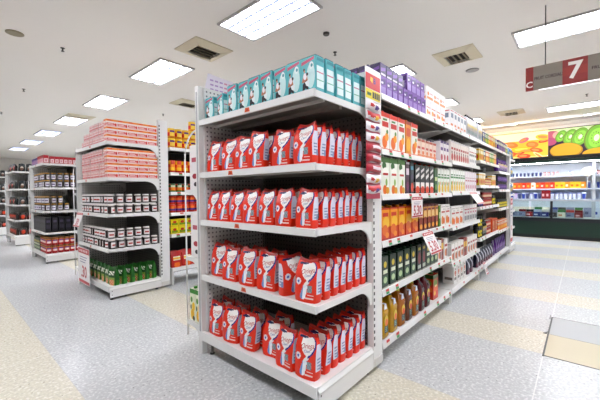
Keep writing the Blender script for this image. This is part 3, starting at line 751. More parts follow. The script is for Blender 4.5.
# ------------------------------------------------------------------ end display of red pouches
def dz(z): return z - .0055
SH = ['top', 'second', 'third', 'fourth', 'lowest']
def pouch_row(si, ys, xs0, side_x, extra_back=2, hs=1.0, ws=.9):
    z = dz(D1[si]); g = 'red detergent pouches on the end display'
    ys = sorted(ys, reverse=True)
    for j, y in enumerate(ys):
        for r in range(extra_back):
            x = .064 + xs0[j] + r * .098
            rz = -PI/2 + (rnd.uniform(.04, .14) if r == 0 and j < len(ys) - 1 else rnd.uniform(-.02, .06))
            last = j == len(ys) - 1
            if last and r > 0: continue
            put('det%d' % rnd.randrange(4), (x, y, z), rz, 'red detergent pouch, %s from left in %s row, %s shelf of the nearest display' % (ORD[j], ['front', 'second', 'third'][r], SH[si]), g, (0, 0), (ws, 1, hs * rnd.uniform(.97, 1.03)))
    y = ys[-1]
    for k, x in enumerate(side_x):
        put('det%d' % rnd.randrange(4), (x, y + rnd.uniform(-.006, .006), z), -PI/2 + rnd.uniform(-.025, .025), 'red detergent pouch, %s behind the corner one on right side, %s shelf of nearest display' % (ORD[k], SH[si]), g, None, (ws, 1, hs * rnd.uniform(.97, 1.03)))
pouch_row(1, [1.13, .95, .76, .59, .36, .135], [.0, .02, .01, 0, .03, .0], [.16, .25, .34, .43, .52, .61], ws=.83)
pouch_row(2, [1.155, 1.0, .84, .67, .5, .32, .125], [.0, .0, .01, .0, .01, 0, .0], [.16, .25, .34, .43, .52, .61], hs=.93, ws=.75)
pouch_row(3, [1.13, .93, .72, .51, .125], [.03, 0, .0, .01, .0], [.165, .26, .355, .45, .54, .63], hs=1.0)
pouch_row(4, [1.14, .94, .73, .50, .135], [0, 0, .01, .05, 0], [.175, .27, .365, .455, .545, .635], hs=1.02)
put('det2', (.118, .315, dz(D1[3])), -PI/2 + 1.35, 'red detergent pouch turned sideways near right end, front edge of fourth shelf', 'red detergent pouches on the end display', (0, .0))
put('det1', (.064, .318, dz(D1[4])), -PI/2 - .06, 'red detergent pouch, second from right in front row, lowest shelf of nearest display', 'red detergent pouches on the end display', None, (.9, 1, 1))

# teal cartons on the top
z = dz(D1[0]); g = 'teal cereal cartons on top of the end display'
yy = [1.2, 1.05, .86, .725, .59, .455, .32, .185, .068]
xs = [.06, .055, .06, .06, .06, .06, .06, .06, .055]
yy = [1.165, 1.02, .84, .71, .58, .45, .32, .19, .068]
for j, y in enumerate(yy):
    sc = (.85 if j < 2 else 1)
    put('teal', (.062 + (.01 if j % 3 == 0 else 0) + (.02 if j == 1 else 0), y, z), -PI/2 + rnd.uniform(-.03, .03) - (.2 if j == 1 else 0), 'teal cereal carton with dancing figures, %s from left along the display top front' % ORD[j], g, None, (.96, 1, sc))
for k, x in enumerate([.165, .28, .375, .49, .585]):
    put('teal', (x, .068, z), -PI/2 + rnd.uniform(-.04, .04), 'teal cereal carton, %s behind the corner on the right edge of display top' % ORD[k], g, None, (1, 1, 1.02))
for j, y in enumerate([.9, .75, .6, .45, .3]):
    put('teal', (.18, y, z), -PI/2, 'teal cereal carton in the second row of the display top, %s from left' % ORD[j], g)

# header card with pink print on the left side panel
b = MB(); b.prism([(.06, 2.3), (.62, 2.3), (.62, 2.44), (.1, 2.47)], 1, 1.283, 1.287, 'e9e2ea')
for i in range(3):
    for k in range(9 - i):
        b.face([(.12 + k * .05, 1.2825, 2.33 + i * .04), (.155 + k * .05, 1.2825, 2.33 + i * .04), (.155 + k * .05, 1.2825, 2.345 + i * .04), (.12 + k * .05, 1.2825, 2.345 + i * .04)], 'dfa3bb' if k > 2 else 'c3a8d0')
tag(link('header_card', b.mesh('header_card', True)), 'white header card with pink print standing left of teal cartons', 'sign')
b = MB(); b.box(.665, .689, .02, .5, 2.045, 2.325, M('efeeec', .4)); tag(link('header_board', b.mesh('header_board')), 'plain white header board at right end of the display top', 'board')

# clip strip with snack packets
st = empty('hanging_strip', (.665, -.03, 1.35), 'hanging white clip strip of snack packets on the right post', 'display strip')
b = MB(); b.box(-.115, .115, -.002, .002, .62, .975, 'eeecea'); b.box(-.11, .11, -.0035, .002, .82, .93, 'd4333a'); b.box(-.11, .11, -.0035, .002, .745, .815, 'e8d828')
b.face([(-.045,-.004,.88),(-.01,-.004,.865),(-.005,-.004,.905),(-.04,-.004,.91)], 'f0c83a')
b.text('B', lambda x, y: (x + .02, -.0045, .885 + y), .06, '3a4aa0', True)
for i in range(4): b.box(-.01 + i*.03, .013 + i*.03, -.0042, -.003, .757, .803, '2a2620')
b.box(-.09, -.03, -.0042, -.003, .768, .79, '5a7a2a')
link('header', b.mesh('header'), st)['label'] = 'red and yellow printed header card'
b = MB(); b.box(-.105, .105, -.0015, .0015, 0, .62, M('c9586c', .3)); link('strip', b.mesh('strip'), st)
for i in range(9):
    z = 1.36 + .655 - i * .078
    kind = 'w' if i in (0, 1, 2, 3, 7, 8) else 'r'
    b = MB()
    ww, hh = .115, .062
    def P(u, v):
        k = (1 - (2*u-1)**4) * (1 - (2*v-1)**2)
        return ((u - .5) * 2 * ww, -.004 - .02 * k, (v) * hh + .004 * math.sin(u*7 + i))
    def cf(u, v, i=i, kind=kind):
        if kind == 'r':
            if .3 < u < .85 and .35 < v < .7: return 'e9e0e4'
            return 'c02a48' if v > .15 else '9c1c3a'
        if u < .06 or u > .94: return 'f0ecee'
        if math.hypot((u-.3), (v-.45)*.5) < .12: return 'd8343a'
        if math.hypot((u-.6), (v-.4)*.5) < .13: return 'e8c02c' if i % 2 else '6a4a9c'
        if i in (1, 8): return 'd0303a' if v > .35 else 'e8e2e4'
        return 'efeaec'
    b.grid(P, 16, 8, cf)
    b.face([P(0,0), P(1,0), P(1,1), P(0,1)][::-1], 'c8c0c4')
    o = link('snack_packet', b.mesh('snack_packet'), None, (.665 + .003 * ((i*3) % 3 - 1), -.0335, z))
    tag(o, '%s snack packet, %s from the top on the hanging clip strip' % ('white printed' if kind == 'w' else 'crimson', ORD[i]), 'packet', 'snack packets on the clip strip')

# wing contents (left side of the nearest display)
for i, (key, z, lab) in enumerate((('cherry', 1.44, 'tall white cereal box on the upper wing shelf left of the red pouches'), ('cherry', .83, 'tall white cereal box on the middle wing shelf left of the red pouches'))):
    put(key, (.075, W + .135, z + .001), -PI/2, lab, 'cereal boxes on the wing shelves')
    put(key, (.2, W + .135, z + .001), -PI/2, lab.replace('tall white cereal box on', 'second tall white cereal box back on'), 'cereal boxes on the wing shelves')
for i, y in enumerate((W + .1, W + .195)):
    for k in range(3):
        put('lemon', (.06 + k * .1, y, .241), -PI/2, 'green and yellow lemon juice carton, %s, %s row, lowest wing shelf' % (['right', 'left'][i], ['front', 'second', 'third'][k]), 'lemon juice cartons', None, (1, 1, 1.0))

# ------------------------------------------------------------------ generic filling of end displays
def shell(key, ox, oy, z, ny, nx, py, px, layers, lh, what, where, group, x0=.06, y0=.06, key2=None, drop=None, rzF=-PI/2, rzR=0, what2=None, pf=0):
    """front face (-x side) and right face (-y side) of a stack of goods"""
    for L_ in range(layers):
        lay = '' if layers == 1 else (['bottom', 'top'][L_] if layers == 2 else ['bottom', 'second', 'third', 'top'][L_ if L_ < layers - 1 else 3]) + ' layer, '
        for j in range(ny):
            if drop and drop(L_, j, 0): continue
            k_ = key if j == 0 or not key2 else key2
            y = oy + y0 + (j * py if not pf or j == 0 else pf + (j - 1) * py)
            put(k_, (ox + x0 + (rnd.uniform(0, .012) if k_ == 'wrapbox' else 0), y, z + L_ * lh), (rzR if j == 0 else rzF) + (rnd.uniform(-.7, .7) if 'jar' in k_ or k_ == 'nut' else 0), '%s, %s%s, %s from right on the front of %s' % (what if (j == 0 or not what2) else what2, lay, ORD[j], '' if 0 else 'counting', where) if 0 else '%s, %s%s from right, front of %s' % (what if (j == 0 or not what2) else what2, lay, ORD[j], where), group)
        for i in range(1, nx):
            if drop and drop(L_, 0, i): continue
            put(key, (ox + x0 + i * px, oy + y0, z + L_ * lh), rzR + (rnd.uniform(-.4, .1) if 'jar' in key or key == 'nut' else 0), '%s, %s%s from corner, side of %s' % (what, lay, ORD[i - 1], where), group)
# unit 2
O2 = 3.5
shell('soupbox', 0, O2, dz(D2[0]), 9, 5, .131, .135, 3, .1, 'orange soup box', 'top shelf, jar display', 'soup boxes', x0=.075, y0=.068, key2='wrapbox', what2='pink shrink-wrapped soup pack', pf=.12, drop=lambda L, j, i: (L == 2 and j > 5) or (L == 1 and j > 7))
shell('soupbox', 0, O2, dz(D2[1]), 9, 5, .131, .135, 4, .1, 'orange soup box', 'second shelf, jar display', 'soup boxes', x0=.075, y0=.068, key2='wrapbox', what2='pink shrink-wrapped soup pack', pf=.12)
shell('nut', 0, O2, dz(D2[2]), 11, 6, .106, .115, 2, .14, 'white-lidded spread jar', 'third shelf, jar display', 'spread jars', x0=.055, y0=.055)
shell('nut', 0, O2, dz(D2[3]), 11, 6, .106, .115, 2, .14, 'white-lidded spread jar', 'fourth shelf, jar display', 'spread jars', x0=.055, y0=.055, drop=lambda L, j, i: L == 1 and i > 4)
for zi, nm in ((2, 'third'), (3, 'fourth')):
    b = MB(); z = dz(D2[zi]) + .1252; b.box(.005, .64 - (.1 if zi == 3 else 0), O2 + .008, O2 + .11, z, z + .0145, 'efecea'); b.box(.005, .11, O2 + .11, O2 + 1.2, z, z + .0145, 'efecea')
    tag(link('cardboard_tray', b.mesh('cardboard_tray')), 'white tray between the two jar layers on the %s shelf' % nm, 'tray', 'jar trays')
for j in range(7):
    for r in range(1 if j else 6):
        put('greenp', (.085 + r * .102, O2 + .1 + j * .165, dz(D2[4])), (-PI/2 if j else -1.3 + rnd.uniform(-.06, .06)), 'green soup pouch, %s, lowest shelf of the jar display' % ('%s from right along the front' % ORD[j] if j else ('at the right front corner' if r == 0 else '%s from the corner along right side' % ORD[r])), 'green soup pouches')
# unit 3
O3 = 7.1
for j in range(5): put('vlp', (.06, O3 + .68 + j * .115, dz(D3[0])), -PI/2, 'violet tea box, %s from right in the left group on coffee display top' % ORD[j], 'violet tea boxes')
for j in range(5): put('rdp', (.06, O3 + .1 + j * .115, dz(D3[0])), -PI/2, 'red tea box, %s from right along the front of coffee display top' % ORD[j], 'red tea boxes', None, (1.3, 1, 1.2))
for i in range(7): put('rdp', (.16 + i * .078, O3 + .07, dz(D3[0])), 0, 'red and white tea box, %s from front on right side of coffee display top' % ORD[i], 'red tea boxes', None, (1, 1, 1.05))
b = MB(); b.box(-.1, .1, -.006, .006, 0, .12, '3a4a8a'); b.box(-.09, .09, -.0075, -.006, .05, .08, 'e2e2ea'); b.tube((-.09, 0, -.0), (-.09, 0, .16), .004, '8a6a3a'); 
tag(link('topper_card', b.mesh('topper_card'), None, (.45, O3 + .2, dz(D3[0]))), 'small blue topper card above the red tea boxes', 'sign')
shell('goldjar', 0, O3, dz(D3[1]), 9, 5, .12, .112, 2, .151, 'gold-lidded coffee jar', 'second shelf, coffee display', 'coffee jars', x0=.066, y0=.06)
shell('goldjar', 0, O3, dz(D3[2]), 9, 4, .12, .112, 2, .151, 'gold-lidded coffee jar', 'third shelf, coffee display', 'coffee jars', x0=.06, y0=.06, drop=lambda L, j, i: L == 1 and i > 2)
shell('dkp', 0, O3, dz(D3[3]), 10, 5, .115, .115, 1, .2, 'black coffee box', 'fourth shelf, coffee display', 'black coffee boxes', x0=.06, y0=.06)
shell('dkp', 0, O3, dz(D3[3]), 10, 5, .115, .115, 1, .2, 'black coffee box stacked', 'fourth shelf upper layer, coffee display', 'black coffee boxes', x0=.06, y0=.06) if 0 else None
shell('redcan', 0, O3, dz(D3[4]), 5, 6, .118, .104, 2, .167, 'red milk powder can', 'lowest shelf, coffee display', 'milk powder cans', x0=.066, y0=.06, drop=lambda L, j, i: L == 1 and i > 4)
for j in range(5): put('grk', (.06, O3 + .68 + j * .115, dz(D3[4])), -PI/2, 'dark green carton, %s from right beside the red cans, coffee display' % ORD[j], 'dark green cartons')
# units 4 and 5
for oo, nm, G in ((10.7, 'the far left display', 'coffee pouches'), (14.3, 'the farthest left display', 'far coffee pouches')):
    for si, (kk, kn) in enumerate((('dkpo', 'dark coffee pouch'), ('dkpo', 'dark coffee pouch'), ('dkpo', 'dark coffee pouch'), ('ropo', 'rust-red coffee pouch'), ('ropo', 'rust-red coffee pouch'))):
        for j in range(6):
            put(kk if (j + si) % 3 or oo > 14 else 'ropo', (.07, oo + .12 + j * .185, dz(D4[si])), -PI/2, '%s, %s from right along the front, %s shelf, %s' % (kn, ORD[j], SH[si], nm), G)
        for i in range(3):
            if oo > 14 and i > 1: continue
            put(kk, (.2 + i * .165, oo + .1, dz(D4[si])), -.08, '%s, %s from front on the right side, %s shelf, %s' % (kn, ORD[i], SH[si], nm), G, None, (.9, 1, 1))

# gondola 2 goods (seen between the jar display and the red pouch display)
def row(keys, xs, y, z, rz, what, where, group, layers=1, lh=0):
    for L_ in range(layers):
        for i, x in enumerate(xs):
            k = keys if isinstance(keys, str) else keys[i % len(keys)]
            lay = '' if layers == 1 else ['bottom', 'middle', 'top'][L_ if layers == 3 or L_ == 0 else 2] + ' layer, '
            put(k, (x, max(y, O2 + .012 - min(v.co.y for v in PROTO[k][2][0][1].vertices)), z + L_ * lh), rz, '%s, %s%s from left, %s' % (what, lay, ORD[i], where), group)
ys = O2 + .075
xs = [.93 + i * .118 for i in range(9)]
row('yelcan', xs, ys, dz(2.12), 0, 'yellow and red tin', 'top shelf behind the jar display', 'yellow tins', 2, .151)
row('yelcan', xs[3:7], ys, dz(2.12) + .302, 0, 'yellow and red tin in third layer', 'top shelf behind the jar display', 'yellow tins')
row('orcan', [.93 + i * .108 for i in range(9)], ys, dz(1.74), 0, 'orange and yellow tin', 'second shelf behind the jar display', 'orange tins', 1, .16)
row('grcan', [.93 + i * .108 for i in range(9)], ys, dz(1.44), 0, 'green and orange tin', 'third shelf behind the jar display', 'green tins', 1)
row('ppcan', [.93 + i * .108 for i in range(9)], ys, dz(1.12), 0, 'orange and purple tin', 'fourth shelf behind jar display', 'purple banded tins', 2, .131)
row('yelbox', [.94 + i * .126 for i in range(8)], ys, dz(.79), 0, 'yellow tea box', 'fifth shelf behind jar display', 'yellow tea boxes', 2, .116)
row('redp', [.97 + i * .18 for i in range(6)], ys, dz(.27), 0, 'red snack pouch', 'front row, lowest shelf behind the jar display', 'red snack pouches')
row('redp', [.97 + i * .18 for i in range(6)], ys + .09, dz(.27), 0, 'red snack pouch', 'back row, lowest shelf behind the jar display', 'red snack pouches')
for xx in (2.7, 3.1):
    b = MB(); b.tube((0, 0, 0), (0, 0, 1.2), .004, M('8a8884', .4)); b.box(-.1, .1, -.003, .003, -.06, .0, 'e6e2da')
    tag(link('hanging_sign_wire', b.mesh('hanging_sign_wire'), None, (xx, 5.6, 2.4)), 'thin wire with a small card hanging above the yellow tins, %s' % ('left one' if xx < 3 else 'right one'), 'wire', 'hanging wires')

# ------------------------------------------------------------------ long gondola goods
SHN = ['top', 'second', 'third', 'fourth', 'fifth', 'lowest']
def gfill(m, li, runs, group_suffix='', back=0):
    """runs: (key, what, x_start, n, pitch, y)"""
    z = dz(GL[m][li])
    for run in runs:
        key, what, xs_, n, pitch, y = run[:6]
        y = max(y, -min(v.co.y for v in PROTO[key][2][0][1].vertices) + .0115)
        lift = run[6] if len(run) > 6 else 0; ly = run[7] if len(run) > 7 else ''
        nx = ''
        for i in range(n):
            x = xs_ + i * pitch
            mod = ['near', 'second', 'third', 'far'][m]
            lab = '%s, %s in run,%s %s shelf, %s gondola bay' % (what, ORD[i] if n > 1 else 'the only one', ly, SHN[li], mod)
            if n == 1: lab = '%s,%s %s shelf, %s gondola bay' % (what, ly, SHN[li], mod)
            put(key, (x, y, z + lift), rnd.uniform(-.03, .03), lab, '%s run%s' % (what, ly))
            for r in range(back if len(run) < 9 else 0):
                d = .11
                put(key, (x, y + d * (r + 1), z + lift), 0, '%s, %s in row behind,%s %s shelf, %s gondola bay' % (what, ORD[i], ly, SHN[li], mod), '%s run%s' % (what, ly))
F = .055
# near bay
gfill(0, 0, [('pcs', 'purple milk drink carton', .92, 9, .112, F), ('wos', 'white milk carton with yellow dot', 1.95, 4, .158, F), ('pcs2', 'dark purple small carton', .92, 4, .112, F, .156, ' upper layer,'), ('pcs', 'pale purple milk carton', 1.45, 4, .112, F, .156, ' upper layer,'), ('wos2', 'white milk box with orange band', 2.0, 3, .205, F, .171, ' upper layer,')], '')
for i in range(3):
    for j in range(3):
        put('pcs2', (.9 + .11 * j, F + .1 + i * .1, dz(2.2)), 0, 'dark purple carton stacked on gondola top behind clip strip, row %s, place %s' % (ORD[i], ORD[j]), 'purple stack on gondola top', None, (1, 1, 1.55))
        put('pcs2', (.9 + .11 * j, F + .1 + i * .1, dz(2.2) + .156), 0, 'dark purple carton in raised layer behind clip strip, row %s, place %s' % (ORD[i], ORD[j]), 'purple stack on gondola top')
gfill(0, 1, [('ojc', 'white and orange juice carton', .955, 3, .16, F), ('ojg', 'golden orange juice carton', 1.425, 1, .14, F), ('ojc', 'white orange-fruit carton', 1.575, 1, .14, F), ('pch', 'small peach juice carton', 1.8, 5, .118, F + .04), ('wpr', 'white berry carton with purple cap', 2.4, 3, .105, F)], back=1)
gfill(0, 2, [('grc', 'green-topped orange juice carton', .955, 3, .16, F), ('purc', 'dark purple juice carton', 1.405, 1, .1, F), ('tealc', 'dark teal juice carton', 1.51, 1, .1, F), ('blkc', 'black juice carton with white band', 1.65, 4, .133, F), ('gnc', 'plain green juice carton', 2.19, 1, .1, F), ('gyc', 'green and yellow striped carton', 2.31, 4, .108, F)], back=1)
gfill(0, 3, [('opk', 'orange and yellow nectar carton', .955, 5, .158, F), ('rpk', 'dark red nectar carton', 1.74, 5, .117, F), ('gsk', 'slim green carton', 2.31, 1, .06, F), ('wor', 'white carton with orange fruit', 2.43, 2, .168, F)], back=1)
gfill(0, 4, [('grk', 'dark green cordial carton', .94, 5, .15, F), ('grd', 'dark berry cordial carton', 1.69, 2, .125, F), ('grk', 'green lemon cordial carton', 1.94, 3, .122, F), ('wmx', 'white mixed fruit carton', 2.31, 1, .13, F), ('wine', 'red and yellow slim carton', 2.42, 1, .1, F), ('wmx', 'white mixed fruit box', 2.54, 1, .135, F)], back=1)
gfill(0, 5, [('bty', 'yellow juice bottle', .955, 1, .125, .07), ('bty', 'yellow juice bottle with neck tag', 1.13, 1, .125, .07), ('bto', 'amber juice bottle', 1.3, 1, .125, .07), ('bta', 'brown juice bottle', 1.465, 1, .125, .07), ('bto', 'amber juice bottle right of brown one', 1.63, 1, .125, .07), ('btr', 'dark red juice bottle', 1.79, 2, .155, .07), ('btq', 'orange-red square bottle', 2.25, 1, .13, .1), ('brn', 'small beige and orange carton', 2.42, 3, .09, .3)], back=0)
# second bay
gfill(1, 0, [('wgy', 'white grey-print milk carton', 2.78, 5, .146, F), ('wbot', 'white syrup bottle with black cap', 3.56, 7, .08, F)])
gfill(1, 1, [('rwc', 'red and white juice carton', 2.8, 8, .105, F), ('wbc', 'white carton with black print', 3.66, 4, .105, F)])
gfill(1, 2, [('gyc', 'green and yellow striped carton', 2.79, 6, .108, F), ('wpk', 'white and pink carton', 3.45, 6, .105, F)])
gfill(1, 3, [('wor', 'white carton with orange fruit', 2.83, 3, .175, F), ('whb', 'white box with blue bars', 3.4, 5, .14, F)])
gfill(1, 4, [('wmx', 'white mixed fruit box', 2.82, 4, .14, F), ('wine', 'red and yellow slim carton', 3.37, 2, .09, F), ('wmx', 'white mixed fruit carton right of slim ones', 3.58, 4, .14, F)])
gfill(1, 5, [('wbx', 'white printed box', 3.05, 4, .15, .12), ('navyp', 'navy sweets pouch', 3.72, 2, .19, .08)])
# third bay
gfill(2, 0, [('wbot', 'white syrup bottle with black cap', 4.22, 3, .09, F), ('blu', 'blue drink carton', 4.5, 2, .11, F), ('grn', 'green drink carton', 4.73, 2, .11, F), ('org', 'orange drink carton', 4.96, 3, .11, F), ('ylw', 'yellow drink carton', 5.3, 2, .11, F), ('blu', 'blue drink carton at right end', 5.53, 1, .11, F)])
gfill(2, 1, [('ylw', 'yellow drink carton', 4.24, 3, .11, F), ('blu', 'blue drink carton', 4.58, 1, .11, F), ('org', 'orange drink carton', 4.7, 3, .11, F), ('grn', 'green drink carton', 5.04, 3, .11, F), ('org', 'orange drink carton at right end', 5.38, 2, .11, F)])
gfill(2, 2, [('ylw', 'yellow tea carton', 4.24, 4, .11, F), ('pinkjar', 'pink jam jar', 4.7, 5, .1, F), ('ylw', 'yellow tea carton right of jam', 5.22, 3, .11, F)])
gfill(2, 3, [('purjar', 'dark coffee jar', 4.24, 3, .11, F), ('redtin', 'red drink can', 4.6, 8, .08, F), ('redtin', 'red drink can', 4.6, 8, .08, F, .121, ' upper layer,'), ('yeljar', 'black-lidded yellow jar', 5.32, 2, .12, F)])
gfill(2, 4, [('yeljar', 'black-lidded yellow jar', 4.25, 2, .125, F), ('yeljar', 'black-lidded yellow jar', 4.25, 2, .125, F, .172, ' upper layer,'), ('slim', 'slim dark sauce bottle', 4.52, 4, .075, F), ('redtin', 'red drink can', 4.83, 4, .08, F), ('redtin', 'red drink can', 4.83, 4, .08, F, .121, ' upper layer,'), ('orbx', 'orange snack box with window', 5.3, 2, .23, .07)])
gfill(2, 5, [('navyp', 'navy sweets pouch', 4.28, 7, .18, .08), ('purpp', 'tall purple sweets pouch', 5.55, 1, .1, .08)])
# far bay
gfill(3, 0, [('vio', 'violet drink carton', 5.79, 7, .11, F), ('grn', 'green drink carton', 6.57, 2, .11, F)])
gfill(3, 1, [('vbot', 'violet syrup bottle', 5.79, 10, .1, F)])
gfill(3, 2, [('purjar', 'purple coffee jar', 5.79, 9, .11, F), ('purjar', 'purple coffee jar', 5.79, 9, .11, F, .151, ' upper layer,')])
gfill(3, 3, [('yeljar', 'black-lidded yellow jar', 5.8, 8, .125, F)])
gfill(3, 4, [('org', 'orange drink carton', 5.8, 8, .12, F)])
gfill(3, 5, [('purpp', 'tall purple sweets pouch', 5.82, 6, .165, .08)])
# far end display: blue bottles on its aisle side
for si, z in enumerate(FE):
    for i in range(6):
        k = 'bluebot' if (si + i) % 3 else 'cleanb'
        put(k, (7.04 + i * .1, .07, dz(z)), 0, '%s bottle, %s from left, %s shelf of the far end display' % ('blue' if k == 'bluebot' else 'pale blue', ORD[i], (SHN + ['lowest'])[si]), 'blue bottles on the far end display')

# ------------------------------------------------------------------ hanging price signs
def price_sign(w, h, loc, rz, tilt, label, big, lines=True, red='c8283c'):
    t = MB(); t.box(-w/2, w/2, -.0015, .0015, -h, 0, 'f1edec')
    def Q(x0, x1, z0, z1, c, o=.002): t.face([(x0,-o,z0),(x1,-o,z0),(x1,-o,z1),(x0,-o,z1)], c)
    Q(-w/2*.96, w/2*.96, -h*.16, -h*.02, red); Q(-w/2*.96, w/2*.96, -h*.98, -h*.9, red)
    for i in range(5): Q(-w*.36 + i*w*.15, -w*.26 + i*w*.15, -h*.12, -h*.06, 'f4dcdc', .0024)
    if lines:
        for i in range(3): Q(-w*.34, w*(.3 - .08*i), -h*(.25 + .07*i) - h*.02, -h*(.25 + .07*i), '8a86a8')
    t.text(big, lambda x, y: (x, -.0026, -h * .68 + y * 1.1), w * .42, red, True)
    o = link('price_sign', t.mesh('price_sign'), None, loc); o.rotation_euler = (tilt, 0, rz)
    tag(o, label, 'price sign', 'hanging price signs'); return o
price_sign(.27, .2, (1.53, -.03, 1.355), 0, 0, 'white price sign reading 5.30 hanging below the third shelf tickets', '5.30')
price_sign(.3, .23, (1.78, -.03, .99), 0, -.45, 'tilted white price sign reading 5.30 hanging over the green cartons', '5.30')
price_sign(.16, .2, (4.3, -.03, .26), 0, -.3, 'small white price sign hanging off the lowest shelf', '5.30')
price_sign(.4, .2, (3.6, -.03, 1.385), 0, -.6, 'white price flag jutting from the shelf above the blue-barred boxes', ' ', False)
price_sign(.3, 1.0, (6.98, -.03, 1.25), 0, 0, 'tall white sign on the post of the far end display', '30')
price_sign(.52, .54, (-.06, 4.36, .62), -PI/2, 0, 'large tall price sign ending in 30 at the green pouches', '.30')
price_sign(.3, .22, (-.05, 4.5, 1.14), -PI/2 , -.3, 'small tilted price sign on the spread jar shelf', '30', False)

# ------------------------------------------------------------------ refrigerated wall case
RX = 10.25; RY0, RY1 = -5.2, 3.4
t = empty('display_fridge', (RX, 0, 0), 'long open display fridge with dark green base below the fruit mural', 'fridge')
G1 = M('124436', .3, name='dark_green_panel'); BK = M('15171a', .35, name='black_trim')
b = MB(); b.box(.03, .9, RY0, RY1, .1, .5, G1); link('base_panel', b.mesh('base_panel'), t)['label'] = 'dark green base panel'
b = MB(); b.box(.08, .88, RY0, RY1, 0, .1, BK); link('kick_plate', b.mesh('kick_plate'), t)
b = MB(); b.box(-.02, .12, RY0, RY1, .5, .6, M('2a2e38', .3)); link('bumper', b.mesh('bumper'), t)
b = MB(); b.box(.12, .9, RY0, RY1, .5, .62, M('dfe3e2', .4)); link('well_floor', b.mesh('well_floor'), t)
b = MB(); b.box(.85, .9, RY0, RY1, .62, 2.28, M('eef2f8', .4)); link('back_wall', b.mesh('back_wall'), t)
b = MB(); b.box(-.02, .95, RY0, RY1, 2.2, 2.29, G1); b.box(-.04, .97, RY0, RY1, 2.29, 2.38, BK); link('canopy', b.mesh('canopy'), t)
b = MB(); b.box(.02, .1, RY0, RY1, 2.192, 2.2, M('f6f8ff', .5, emit=22)); link('canopy_lamp', b.mesh('canopy_lamp'), t)
b = MB(); b.box(-.03, .02, RY0, RY1, 1.09, 1.13, M('c8ccd2', .3, .4)); link('front_rail', b.mesh('front_rail'), t)
GLS = M('dfeceb', .03, trans=1.0, name='clear_glass')
for i in range(5):
    y = RY1 - .01 - i * 1.72
    b = MB(); b.box(-.004, .004, y - 1.68, y - .02, .6, 1.09, GLS); link('glass_panel', b.mesh('glass_panel'), t)
for y in (-.545, -2.3, -4.0, 1.2, 2.9):
    b = MB(); b.box(-.02, .03, y - .028, y + .028, .58, 1.12, BK); link('mullion', b.mesh('mullion'), t)
b = MB(); b.box(.33, .38, -1.49, -1.41, .62, 2.2, M('c9ccce', .5)); link('pillar', b.mesh('pillar'), t)
FS = [1.15, 1.45, 1.83]
for z in FS:
    b = MB(); b.box(.15 + .12 * FS.index(z), .85, RY0, RY1, z - .025, z, M('e6ebf2', .35)); b.box(.145 + .12 * FS.index(z), .15 + .12 * FS.index(z), RY0, RY1, z - .03, z + .005, 'd2d8e2'); link('shelf', b.mesh('shelf'), t)
b = MB(); b.box(.3, .36, RY0, RY1, 1.112, 1.122, M('f6f8ff', .5, emit=9)); link('added_well_light', b.mesh('added_well_light'), t)  # added glowing strip under the lower shelf, put in to brighten the well
for y in (RY0, RY1):
    b = MB(); b.prism([(-.02, .5), (.9, .5), (.9, 2.3), (.1, 2.3), (.1, 1.2), (-.02, 1.13)], 1, y - .03, y, G1); link('end_wall', b.mesh('end_wall', True), t)
# goods in the fridge
def fr_item(key, name, w, d, h, c1, c2, shape='b'):
    b = MB()
    if shape == 'b':
        b.box(-w/2, w/2, -d/2, d/2, 0, h, c1); decals(b, w, d, h, [('F', 'r', .15, .3, .6, .6, c2)])
    else:
        b.lathe([(w*.38, 0), (w*.5, h*.85), (w*.5, h)], 12, lambda u, z: c2 if h*.3 < z < h*.8 and abs(u) < .2 else c1)
    proto(key, name, {'b': 'pack'}.get(shape, 'tub'), [(name, b.mesh(name))])
pal = [('e8702a','f0c050','orange'),('d8402c','f2d8c8','red'),('e8c83a','e07a2a','yellow'),('e9a23a','f4ead0','amber'),('f0ead8','d88a4a','cream'),('3f8a3c','e8e43c','green'),('2a4a9a','e4e8f4','blue'),('dfe4f0','3a5ab0','white and blue'),('a01c2c','e8c8c8','crimson'),('7a3a9c','eadcf0','purple'),('1c1c24','a0a0a8','black'),('9aa0b8','5a6088','grey')]
for i, (a, c, n) in enumerate(pal):
    fr_item('fb%d' % i, 'dairy_pack', .1, .1, .14, a, c); fr_item('fc%d' % i, 'dairy_tub', .085, .1, .1, a, c, 'c'); fr_item('ft%d' % i, 'chilled_tray', .17, .2, .06, a, c)
def frow(y0, y1, pitch, keys, x, z, where, sc=None):
    n = int((y0 - y1) / pitch)
    for i in range(n):
        y = y0 - i * pitch
        if -1.62 < y < -1.26 and x < .47: continue
        k = keys(y)
        if k is None: continue
        idx = int(''.join(ch for ch in k if ch.isdigit())); kind = {'b': 'pack', 'c': 'tub', 't': 'tray'}[k[1]]
        put(k, (RX + x, y, z + .001), -PI/2 + 0, '%s chilled %s, %s from left, %s of the wall fridge' % (pal[idx][2], kind, ORD[i], where), 'goods on the %s' % where, None, sc)
frow(.95, -2.3, .115, lambda y: 'fb%d' % (rnd.choice([0, 1, 0, 3, 4]) if y > -.6 else rnd.choice([2, 2, 3, 2, 10])), .36, FS[1], 'middle shelf', (1.12, 1, 1.35))
def kc(y):
    if y > .25: return 'fc%d' % rnd.choice([7, 7, 9])
    if y > -.3: return 'fc%d' % rnd.choice([7, 11, 7, 6])
    if y > -.48: return 'fb8'
    return 'fc%d' % rnd.choice([6, 7, 6])
frow(.95, -2.3, .1, kc, .25, FS[0], 'lower shelf', (1.1, 1, 1.75))
def ka(y):
    if y > -.35: return 'fc11'
    if y > -.75: return 'fc%d' % rnd.choice([8, 6, 8, 11])
    if y > -1.15: return 'fc6' if rnd.random() < .5 else None
    if y > -1.3: return None
    return 'fc%d' % rnd.choice([8, 9, 6])
frow(.95, -2.3, .1, ka, .47, FS[2], 'upper shelf', (.85, .85, 1.2))
